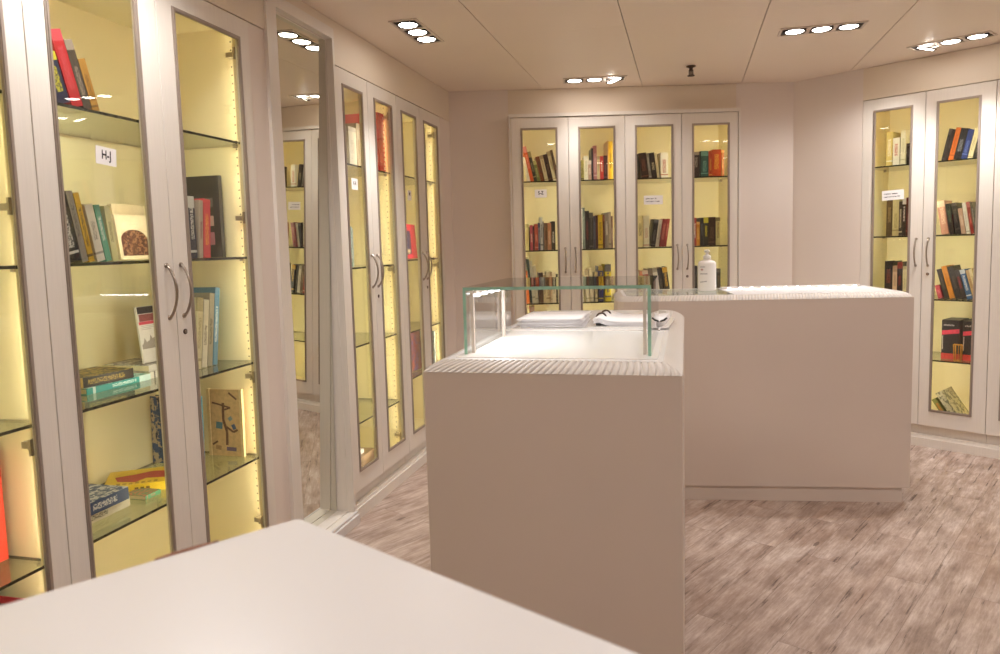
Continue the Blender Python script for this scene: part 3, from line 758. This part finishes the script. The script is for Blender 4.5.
for k in range(7): mb.box(-.0005, 0, .012 + (k % 2) * .003, .036 - (k % 3) * .004, .04 + .02 * k, .052 + .02 * k, cm('a8861c'))
for k in range(3): mb.box(.010, .019, -.0006, 0, .10 + .018 * k, .112 + .018 * k, cm('6a5418'))
 
mb.build('cover_picture', o)
o = L(-1.36, .20, z4, .034, .268, .03, '24487c', 'c8b494', 'large navy illustrated book with bright blue spine', 'A4b', d=.215, art='art')
patch(o, 'spine_strip', [(.0, .034, -.0006, 0, .0, .268, cm('4aa4c8')), (.012, .022, -.0009, -.0006, .05, .21, cm('c8dce4'))])
# flat wooden picture of a tree standing against the side panel
root = empty('wooden_picture', at('L', -1.262, .095, z4) @ Matrix.Rotation(.02, 4, 'Y'), 'tan wooden tree picture standing against the side panel beside the ornate blue book', 'picture')
MB().box(.004, .012, .0, .15, 0, .275, cm('d6b482')).build('backing_board', root)
mb = MB(); mb.box(0, .014, -.006, .006, 0, .277, cm('e4cc9c')); mb.box(0, .014, .144, .156, 0, .277, cm('e4cc9c')); mb.build('side_rail', root)
mb = MB(); br = cm('6a4630')
def stroke(p, w, m):
    for (a, b), (c, e) in zip(p, p[1:]):
        v = Vector((c - a, e - b)); n_ = Vector((-v.y, v.x)).normalized() * w / 2
        mb.face([mb.bm.verts.new((.0034, yy, zz)) for yy, zz in ((a + n_.x, b + n_.y), (a - n_.x, b - n_.y), (c - n_.x, e - n_.y), (c + n_.x, e + n_.y))], m)
stroke([(.072, .045), (.07, .10), (.085, .15), (.083, .22)], .012, br); stroke([(.07, .12), (.04, .10), (.02, .11)], .009, br); stroke([(.083, .19), (.05, .20), (.11, .215), (.135, .22)], .007, br)
stroke([(.02, .235), (.055, .262)], .008, br); stroke([(.115, .06), (.14, .045)], .008, br)
stroke([(.03, .125), (.045, .118)], .022, cm('3a5a8a')); stroke([(.09, .125), (.12, .128)], .028, cm('4a7a8a')); stroke([(.045, .16), (.06, .15)], .016, cm('7a98a0')); stroke([(.03, .028), (.075, .03)], .016, cm('6a5878'))
stroke([(.10, .032), (.125, .036)], .018, cm('b08a60'))
mb.build('tree_inlay', root)
# bookcase before H-J
L(-2.332, .17, z4, .07, .315, 0, 'd8402c', 'e87a60', 'thick bright red book standing upright', 'N', d=.2, art='plainface')
def carton(fr, x0, x1, y0, y1, z0, z1, m, label, name='storage_box', cat='box', group=None, extra=()):
    o = MB().box(x0, x1, y0, y1, z0, z1, m, F[fr]).build(name, bevel=.0015); tag(o, label, cat, group)
    for nm, boxes, mm in extra:
        mb = MB()
        for b in boxes: mb.box(*b, mm, F[fr])
        mb.build(nm, o)
    return o
carton('L', -2.52, -2.288, .21, .40, .161, .52, M['black_plastic'], 'tall black box under the bright red book', extra=(('lid_edge', [(-2.522, -2.286, .206, .404, .40, .408)], M['dark']),))
carton('L', -2.52, -2.292, .06, .20, .161, .462, M['black_plastic'], 'black box supporting a flat red tray', extra=(('lid_edge', [(-2.522, -2.29, .057, .202, .40, .408)], M['dark']),))
root = empty('red_tray', at('L', -2.52, .05, .4635), 'shallow red tray lying on a black box', 'tray')
MB().box(.004, .21, .004, .145, 0, .004, cm('7a5a48')).build('base', root)
mb = MB(); mb.box(0, .214, 0, .004, 0, .022, cm('d83a4a')); mb.box(0, .214, .145, .149, 0, .022, cm('d83a4a')); mb.box(0, .004, .004, .145, 0, .022, cm('d83a4a')); mb.box(.21, .214, .004, .145, 0, .022, cm('d83a4a'))
mb.build('rim', root)
# bookcase beyond the mirror
za = 1.8435
L(-.195, .07, za, .09, .205, 0, 'b4aa9a', '8e8478', 'broad grey book with pale worn spine', 'C', d=.19)
L(-.103, .068, za, .045, .235, 0, '8c8070', '6a5c4c', 'dull brown grey book beside the broad one', 'C', d=.19)
L(-.056, .066, za, .05, .14, 0, 'ddc48c', 'b04a30', 'short cream book with red marks', 'C', d=.15)
carton('L', -.2, .02, .275, .42, za, 2.135, cm('5c4236'), 'dark brown box with orange lid behind grey books', extra=(('lid', [(-.203, .023, .272, .423, 2.10, 2.139)], cm('b0683c')),))
o = L(.165, .055, za, .085, .335, 0, 'd03a30', 'f0e0d0', 'very tall thick red book', 'C', d=.22, art='plainface')
mb = MB()
for k in range(12): mb.box(.066, .078, -.0006, 0, .014 + k * .026, .031 + k * .026, cm('ecdcc8'))
mb.build('spine_marks', o)
L(-.228, .07, 1.3055, .018, .215, 0, '6f8f8c', 'b8c8c4', 'thin grey green book, shelf under the K-R sign', 'C', d=.15)
L(-.206, .074, 1.3055, .016, .205, 0, '9aa8a0', '6a7874', 'thin pale grey book, shelf under the K-R sign', 'C', d=.15)
carton('L', -.26, .02, .10, .36, .161, .245, cm('8a7058'), 'flat brown box at the foot of the bookcase beyond the mirror', extra=(('lid', [(-.262, .022, .098, .362, .222, .249)], cm('9a8066')),))
carton('L', -.20, -.08, .12, .2, .2495, .272, M['paper'], 'folded white paper packet on the flat brown box', 'paper_packet', 'paper', extra=(('fold', [(-.2, -.08, .119, .1205, .259, .262)], cm('c8c0bc')),))
# bookcase next to the corner
o = L(.62, .10, 1.325, .02, .225, .06, 'd0344a', 'c02840', 'red cover with dark blue rounded panel facing out', 'D', d=.22, mode='face', art='plainface')
mb = MB(); q = []
for cy, cz, a0 in ((.105, .165, 0), (.045, .165, PI / 2), (.045, .045, PI), (.105, .045, 1.5 * PI)): q += [(cy + .018 * math.cos(a0 + k * PI / 10), cz + .018 * math.sin(a0 + k * PI / 10)) for k in range(6)]
mb.face([mb.bm.verts.new((.0206, a, b)) for a, b in q], cm('3c3350')); mb.box(.0202, .0208, .048, .102, .033, .06, cm('b09a80'))
mb.build('cover_picture', o)
L(.615, .10, .576, .02, .262, .06, '7a3a34', '4a4a78', 'large colourful picture book facing out', 'D', d=.25, mode='face', art='art')
L(.635, .135, .576, .015, .277, .05, 'e0d8c8', 'c8c0b0', 'pale book standing behind the colourful one', 'D', d=.23, mode='face', art='plainface')
L(1.055, .08, .576, .022, .23, 0, 'b8c4c8', '5a7890', 'thin blue speckled book by the side panel', 'D', d=.2, art='art')
# angled bookcase: two black boxes, a gold wire holder, leaning things at the foot
zb = .5765
for x0, x1, ds in ((.118, .222, 'black box with pink band, beside the hinge side'), (.240, .330, 'black box with pink band behind the gold holder')):
    o = carton('R', x0, x1, .115, .30, zb, .834, cm('262022'), ds + ', angled bookcase', 'game_box', 'box', 'two black boxes in the angled bookcase')
    mb = MB(); v = [mb.bm.verts.new(F['R'] @ Vector(p)) for p in ((x0 + .001, .1142, .735), (x1 - .001, .1142, .75), (x1 - .001, .1142, .778), (x0 + .001, .1142, .763))]; mb.face(v, cm('d8405a')); mb.build('pink_band', o)
    mb = MB(); mb.box(x0 - .0006, x1 + .0006, .1138, .30, zb, .615, cm('c03a34'), F['R']); mb.build('red_foot', o)
    mb = MB()
    for k in range(7): mb.box(x0 + .012 + .009 * k, x0 + .018 + .009 * k, .1143, .115, .795, .803 + .003 * (k % 2), cm('b8b0b0'), F['R'])
    mb.box(x0 + .004, x0 + .009, .1143, .115, .64, .73, cm('b8b0a8'), F['R']); mb.build('box_print', o)
mb = MB()
for s in (-1, 1):
    mb.tube([(s * .017, 0, 0), (s * .022, 0, .105)], .0028, M['gold'], 6); mb.tube([(s * .006, 0, 0), (s * .008, 0, .105)], .0022, M['gold'], 6); mb.tube([(s * .017, .03, 0), (s * .022, .03, .105)], .0028, M['gold'], 6)
for z, w in ((.002, .018), (.104, .0235)): mb.tube([(-w, 0, z), (w, 0, z), (w, .03, z), (-w, .03, z), (-w, 0, z)], .0028, M['gold'], 6)
tag(mb.build('wire_holder', None, None), 'small gold wire holder standing before the two black boxes', 'holder').matrix_world = at('R', .224, .068, zb)
book('R', .232, .07, .1615, .040, .225, -.60, 'ded6b4', '5a5a40', 'spotted cream book leaning at the foot', 'R2L', d=.2, art='art')['label'] = 'spotted cream book leaning at the foot of the angled bookcase'
book('R', .178, .075, .1615, .028, .17, -.60, '7a7a3c', 'd87a30', 'olive book', 'R2L', d=.18)['label'] = 'olive and orange book leaning under the spotted cream one'

# ------------------------------------------------------------------ counters
def rounded(x0, x1, y0, y1, r, n=8):
    """counter-clockwise outline; r = corner radii for (x0,y0) (x1,y0) (x1,y1) (x0,y1)"""
    out = []
    for (cx, cy, a0), q in zip(((x0, y0, PI), (x1, y0, 1.5 * PI), (x1, y1, 0), (x0, y1, PI / 2)), r):
        sx = 1 if cx == x0 else -1; sy = 1 if cy == y0 else -1
        for k in range(n + 1):
            a = a0 + PI / 2 * k / n
            out.append((cx + sx * q + q * math.cos(a), cy + sy * q + q * math.sin(a)))
    return out
def reeded(outline_f, z0, h, inset, pitch, slant, amp, m):
    """moulded rim with slanting reeds; outline_f(d) gives the outline moved inwards by d"""
    o, i = outline_f(0), outline_f(inset)
    ls = [0]
    for k in range(len(o)): ls.append(ls[-1] + math.dist(o[k], o[(k + 1) % len(o)]))
    Ltot = ls[-1]; N = max(12, int(round(Ltot / pitch))); p = Ltot / N; S = 10; V = 6
    def pos(s, poly):
        s %= Ltot; k = 0
        lo, hi = 0, len(o)
        while hi - lo > 1:
            md = (lo + hi) // 2
            if ls[md] <= s: lo = md
            else: hi = md
        k = lo; seg = ls[k + 1] - ls[k]; f = (s - ls[k]) / seg if seg > 1e-9 else 0
        a, b = poly[k], poly[(k + 1) % len(o)]
        return a[0] + (b[0] - a[0]) * f, a[1] + (b[1] - a[1]) * f
    mb = MB(); grid = []
    for j in range(N * S):
        row = []
        q = (j / S + .5) % 1 - .5
        for v in range(V):
            t = v / (V - 1); ang = t * PI / 2; s = j * p / S + slant * t
            a, b = pos(s, o), pos(s, i)
            dsp = -amp * math.exp(-(q / .17) ** 2) * (1 if v < V - 1 else .4)
            fl = .55
            g = fl * t + (1 - fl) * (1 - math.cos(ang)) - dsp / inset * (1 - .5 * t)
            zz = h * (fl * t + (1 - fl) * math.sin(ang)) + dsp * (.4 + .6 * t)
            row.append(mb.bm.verts.new((a[0] + (b[0] - a[0]) * g, a[1] + (b[1] - a[1]) * g, z0 + max(.0, zz))))
        grid.append(row)
    for j in range(len(grid)):
        a, b = grid[j], grid[(j + 1) % len(grid)]
        for v in range(V - 1): mb.face([a[v], b[v], b[v + 1], a[v + 1]], m, True)
    return mb
def loops(mb, A, za, B, zb, m):
    a = [mb.bm.verts.new((x, y, za)) for x, y in A]; b = [mb.bm.verts.new((x, y, zb)) for x, y in B]
    for k in range(len(a)): mb.face([a[k], a[(k + 1) % len(a)], b[(k + 1) % len(a)], b[k]], m)
CT = 1.079; CTOP = 1.106
def counter_frame(x, y, ax, ay): return frame(x, y, ax, ay)

# --- the short counter with the glass guard
C1 = frame(-.206, 1.873, .9688, -.2478)
root = empty('display_counter', C1, 'short pale display counter with glass guard and papers on top', 'counter')
Wd, Dp = .656, 1.47
def out1(d): return rounded(d, Wd - d, d, Dp - d, [max(.004, .012 - d), max(.004, .012 - d), max(.02, .10 - d), max(.02, .10 - d)])
MB().prism(rounded(.002, Wd - .002, .002, Dp - .004, [.003, .003, .09, .09]), .085, CT, M['counter'], smooth=False).build('body', root)
MB().box(.03, Wd - .03, .03, Dp - .04, 0, .085, M['counter']).build('plinth', root)
mb = reeded(out1, CT, CTOP - CT, .048, .0182, .030, .0050, M['rim']); mb.build('reeded_edge', root)
mb = MB(); mb.prism(out1(.046), CT, CTOP - .001, M['white_top']); mb.build('worktop', root)
mb = MB(); mb.prism(rounded(.068, Wd - .062, .075, .66, [.004] * 4, 2), CTOP - .001, CTOP + .0008, M['gloss_white']); mb.build('front_panel', root)
mb = MB(); mb.prism(rounded(.075, Wd - .075, .675, 1.36, [.004, .004, .03, .03], 4), CTOP - .001, CTOP + .0035, M['gloss_white']); mb.build('rear_panel', root)
# glass guard standing on the counter
g0x, g1x, g0y, g1y, gz0, gz1 = .079, .577, .122, .64, CTOP + .0011, 1.289
root = empty('glass_guard', C1, 'clear glass guard with green edges and steel posts on the short counter', 'glass guard')
def sheet(x0, x1, y0, y1, z0, z1, axis, name):
    mb = MB(); v = [mb.bm.verts.new((x, y, z)) for z in (z0, z1) for y in (y0, y1) for x in (x0, x1)]
    for q, ax in (((0, 2, 3, 1), 2), ((4, 5, 7, 6), 2), ((0, 1, 5, 4), 1), ((2, 6, 7, 3), 1), ((0, 4, 6, 2), 0), ((1, 3, 7, 5), 0)):
        mb.face([v[i] for i in q], M['glass_edge'] if q == (0, 1, 5, 4) else M['box_glass'])
    return mb.build(name, root)
gt = .0085
sheet(g0x, g1x, g0y, g1y, gz1 - gt, gz1, 2, 'top_pane')
sheet(g0x, g0x + gt, g0y, g1y, gz0, gz1 - gt, 0, 'side_pane'); sheet(g1x - gt, g1x, g0y, g1y, gz0, gz1 - gt, 0, 'side_pane')
for x in (g0x + .012, g1x - .022):
    for y in (.15, .50):
        MB().box(x, x + .0085, y, y + .012, gz0, gz1 - gt - .012, M['plate']).build('post', root)
    MB().box(x, x + .0085, .15, .512, gz1 - gt - .012, gz1 - gt - .0005, M['plate']).build('top_rail', root)
s = MB(); x = g0x + .0215
s.box(x, x + .005, .16, .505, gz1 - gt - .012, gz1 - gt - .002, M['plate'])
for k in range(5): s.box(x - .002, x + .010, .165 + k * .075, .185 + k * .075, gz1 - gt - .019, gz1 - gt - .012, M['led'])
s.build('led_strip', root)
def led_light(name, root, loc, rot, sx, sy, e):
    li = bpy.data.lights.new(name, 'AREA'); li.shape = 'RECTANGLE'; li.size = sx; li.size_y = sy; li.energy = e; li.color = (.96, .97, 1.0)
    o = bpy.data.objects.new(name, li); col.objects.link(o); o.parent = root; o.location = loc; o.rotation_euler = rot
led_light('led_glow', root, (g0x + .036, .33, gz1 - gt - .018), (0, -.9, 0), .006, .33, 1.1)
# papers and the open ring binder
zp = CTOP + .0040
def paper_pile(name, x, y, z, w, d, n, yaw, label, group, seed, curl=0.0):
    r = random.Random(seed); root_ = empty(name, C1 @ Matrix.Translation((x, y, z)) @ Matrix.Rotation(yaw, 4, 'Z'), label, 'paper', group)
    for k in range(n):
        mb = MB(); a = r.uniform(-.035, .035); dx, dy = r.uniform(-.006, .006), r.uniform(-.008, .008)
        N = 10; th = .0011; ph = r.uniform(0, 6)
        R_ = Matrix.Rotation(a, 4, 'Z') @ Matrix.Translation((dx, dy, 0)); gr = []
        for i in range(N + 1):
            u = i / N; xx = (u - .5) * w
            for top in (0, 1):
                for yy in (-d / 2, d / 2):
                    zz = k * .0024 + th * top + .0008 * (1 + math.sin(u * 7 + ph)) * .5 + curl * max(0, u - .7) ** 2 * 4
                    gr.append(mb.bm.verts.new(R_ @ Vector((xx, yy, zz))))
        for i in range(N):
            b = i * 4; c = b + 4
            for q in ((b, c, c + 1, b + 1), (b + 2, b + 3, c + 3, c + 2), (b, b + 2, c + 2, c), (b + 1, c + 1, c + 3, b + 3)): mb.face([gr[j] for j in q], M['paper'], True)
        mb.face([gr[0], gr[1], gr[3], gr[2]], M['paper']); b = N * 4; mb.face([gr[b], gr[b + 2], gr[b + 3], gr[b + 1]], M['paper'])
        mb.build('sheet', root_, recalc=True)
    return root_
paper_pile('paper_stack', .20, .865, zp, .225, .29, 13, .04, 'wavy stack of white paper beside the ring binder', None, 5)
root = empty('ring_binder', C1 @ Matrix.Translation((.470, .865, zp)) @ Matrix.Rotation(-.06, 4, 'Z'), 'open white ring binder full of papers behind the glass guard', 'binder')
mb = MB(); mb.box(-.125, .145, -.15, .15, 0, .003, M['gloss_white']); mb.build('cover', root, bevel=.001)
for k in range(7):
    mb = MB(); r = random.Random(k); N = 12; gr = []; d = .135 + r.uniform(-.004, .004); ox = r.uniform(-.004, .004)
    for i in range(N + 1):
        u = i / N; xx = -.11 + u * .235 + ox; zz = .0036 + k * .0026 + .013 * math.exp(-((u - .06) / .12) ** 2) + .010 * max(0, u - .82) * (1 + k * .3)
        for top in (0, 1):
            for yy in (-d, d): gr.append(mb.bm.verts.new((xx, yy, zz + .0012 * top)))
    for i in range(N):
        b = i * 4; c = b + 4
        for q in ((b, c, c + 1, b + 1), (b + 2, b + 3, c + 3, c + 2), (b, b + 2, c + 2, c), (b + 1, c + 1, c + 3, b + 3)): mb.face([gr[j] for j in q], M['paper'], True)
    mb.face([gr[0], gr[1], gr[3], gr[2]], M['paper']); b = N * 4; mb.face([gr[b], gr[b + 2], gr[b + 3], gr[b + 1]], M['paper'])
    mb.build('sheet', root, recalc=True)
for y in (-.05, .05):
    mb = MB(); mb.tube([(-.095 + .017 * math.cos(a), y, (.0245 + .017 * math.sin(a))) for a in [2 * PI * k / 20 for k in range(21)]], .0032, M['bronze'], 8, False)
    mb.build('binder_ring', root)
mb = MB(); mb.box(-.105, -.085, -.10, .10, .003, .0075, M['nickel']); mb.box(-.103, -.087, -.115, -.10, .004, .03, M['black_plastic']); mb.build('ring_bar', root)
mb = MB(); mb.tube([(.118, -.136, .022), (.130, -.137, .026), (.140, -.137, .034)], [.003, .0035, .003], M['black_plastic'], 8); mb.build('corner_clip', root)

# --- the long counter with the lit well
C2 = frame(.9716, 3.8454, .992, -.124)
root = empty('display_counter', C2, 'long pale display counter with lit glass top and sanitiser bottle', 'counter')
X0, X1, D2 = -.352, 1.146, .64
def out2(d): return rounded(X0 + d, X1 - d, d, D2 - d, [max(.02, .10 - d), max(.004, .02 - d), max(.004, .02 - d), max(.02, .10 - d)])
MB().prism(rounded(X0 + .003, X1 - .002, .002, D2 - .004, [.09, .003, .003, .09]), .080, CT, M['counter']).build('body', root)
MB().box(X0 + .06, X1 - .034, .012, D2 - .04, 0, .080, M['counter']).build('plinth', root)
reeded(out2, CT, CTOP - CT, .040, .0160, .018, .0034, M['rim']).build('reeded_edge', root)
mb = MB(); loops(mb, out2(.038), CTOP - .001, out2(.058), CTOP - .001, M['white_top']); loops(mb, out2(.058), CTOP - .001, out2(.058), CTOP - .020, M['gloss_white'])
f = [mb.bm.verts.new((x, y, CTOP - .020)) for x, y in out2(.058)]; mb.face(f, M['gloss_white']); mb.build('worktop', root)
XG = .27
gq = [(x, y) for x, y in out2(.0585) if x < XG]; 
gq = [(XG, .0585)] + [(XG, D2 - .0585)] + [p for p in out2(.0585) if p[0] < XG and p[1] > D2 / 2] + [p for p in out2(.0585) if p[0] < XG and p[1] <= D2 / 2]
mb = MB(); mb.prism(gq, CTOP - .005, CTOP - .001, M['top_glass']); mb.build('glass_top', root)
mb = MB(); mb.prism(rounded(XG + .001, X1 - .060, .060, D2 - .060, [.002, .004, .004, .002], 2), CTOP - .018, CTOP - .002, M['lit_panel']); mb.build('lit_panel', root)
s = MB(); s.box(.28, 1.06, .505, .56, CTOP - .0018, CTOP + .009, M['white_top']); s.box(.29, 1.05, .500, .505, CTOP - .0018, CTOP + .008, M['plate'])
for k in range(12): s.box(.315 + k * .064, .330 + k * .064, .4985, .500, CTOP + .0005, CTOP + .0068, M['led'])
s.build('led_strip', root)
led_light('led_glow', root, (.665, .495, CTOP + .005), (-1.1, 0, 0), .72, .006, .3)
# pump bottle
root = empty('sanitiser_bottle', C2 @ Matrix.Translation((.176, .377, CTOP - .0008)), 'white pump bottle of hand sanitiser on the long counter', 'bottle')
mb = MB(); mb.lathe([(.044, 0), (.050, .003), (.0515, .01), (.0515, .150), (.050, .160), (.043, .170), (.028, .176), (.020, .179), (.019, .186)], M['gloss_white'], 40, 1.0, .62); mb.build('body', root)
mb = MB(); mb.lathe([(.0205, .182), (.0215, .184), (.0215, .200), (.018, .204), (.009, .206), (.0075, .222)], M['white_top'], 28); mb.build('collar', root)
mb = MB(); mb.lathe([(.008, .218), (.014, .222), (.0155, .228), (.014, .234), (.006, .237)], M['white_top'], 24); mb.tube([(0, 0, .230), (.004, -.022, .231), (.006, -.040, .228), (.006, -.044, .221)], [.0075, .006, .005, .0045], M['white_top'], 10); mb.build('pump_head', root)
mb = MB()
def on_bottle(x, z, w, h, m):
    v = []
    for xx, zz in ((x, z), (x + w, z), (x + w, z + h), (x, z + h)):
        v.append(mb.bm.verts.new((xx, -.62 * math.sqrt(max(1e-6, .0515 ** 2 - xx * xx)) - .0006, zz)))
    mb.face(v, m)
gy, rd = cm('8a8486'), cm('b07a74')
for k in range(6): on_bottle(-.040 + .0042 * k, .136, .003, .005, gy)
on_bottle(-.034, .116, .004, .014, rd); on_bottle(-.039, .121, .014, .004, rd)
for k in range(8): on_bottle(-.040 + .0048 * k, .096, .0034, .006, gy)
for k in range(8): on_bottle(-.040 + .0044 * k, .049 + .0006 * k, .003, .006, gy)
mb.build('label_print', root)

# --- the near counter, seen over its corner
e1 = Vector((.7475, -.6643)); c0 = Vector((-.230, .788))
NC = Matrix(((e1.x, -e1.y, 0, c0.x), (e1.y, e1.x, 0, c0.y), (0, 0, 1, 0), (0, 0, 0, 1)))     # x along the far edge, -y towards the back of the viewer
root = empty('near_counter', NC, 'near white counter with a chipped edge, seen across its corner', 'counter')
mb = MB(); mb.prism([(-.0775, -.72), (1.6, -.72), (1.6, 0), (.004, 0), (-.0004, -.004)], 1.07, 1.105, M['white_top']); mb.build('worktop', root, bevel=.0015)
MB().box(.03, 1.57, -.69, -.03, .08, 1.07, M['counter']).build('body', root); MB().box(.07, 1.53, -.65, -.07, 0, .08, M['counter']).build('plinth', root)
mb = MB(); r = random.Random(4); top = []; bot = []
for k in range(15):
    y = -.088 - .062 * k / 14; e = y * .1076; q = math.sin(PI * (k + .3) / 14.6) ** .6
    top.append((e - .0042 * q - .0006, y)); bot.append((e + .0030 * q + r.uniform(-.0005, .0005), y))
v1 = [mb.bm.verts.new((x, y, 1.1056)) for x, y in top]; v2 = [mb.bm.verts.new((x, y, 1.1056)) for x, y in bot]; v3 = [mb.bm.verts.new((x, y, 1.085 + r.uniform(0, .006))) for x, y in top]
for k in range(14): mb.face([v1[k], v1[k + 1], v2[k + 1], v2[k]], M['chip']); mb.face([v1[k + 1], v1[k], v3[k], v3[k + 1]], M['chip'])
mb.build('chipped_edge', root)['label'] = 'bare brown chip in the white edge'

# ------------------------------------------------------------------ world, camera
w = bpy.data.worlds.new('room_air'); sc.world = w; w.use_nodes = True
w.node_tree.nodes['Background'].inputs[0].default_value = (.9, .85, .8, 1); w.node_tree.nodes['Background'].inputs[1].default_value = .0
cam = bpy.data.cameras.new('camera'); co = bpy.data.objects.new('camera', cam); col.objects.link(co); sc.camera = co
f_px, pitch, roll = 732.045, .0938148, -.0280678
cp, sp, cr, sr = math.cos(pitch), math.sin(pitch), math.cos(roll), math.sin(roll)
r0, u0, fw = Vector((1, 0, 0)), Vector((0, sp, cp)), Vector((0, cp, -sp))
right, up = r0 * cr + u0 * sr, u0 * cr - r0 * sr
co.matrix_world = Matrix(((right.x, up.x, -fw.x, 0), (right.y, up.y, -fw.y, 0), (right.z, up.z, -fw.z, 1.4), (0, 0, 0, 1)))
cam.sensor_width = 36; cam.lens = 36 * f_px / 1000; cam.shift_y = -.013; cam.clip_start = .02
cam.dof.use_dof = True; cam.dof.focus_distance = 3.6; cam.dof.aperture_fstop = 6.5
vs = sc.view_settings; vs.view_transform = 'Standard'; vs.look = 'None'; vs.gamma = 1; vs.exposure = EXPOSURE; vs.use_curve_mapping = False
sc.cycles.use_denoising = True
sc.cycles.max_bounces = 14; sc.cycles.diffuse_bounces = 6; sc.cycles.transparent_max_bounces = 24; sc.cycles.glossy_bounces = 6
sc.cycles.sample_clamp_indirect = 6.0
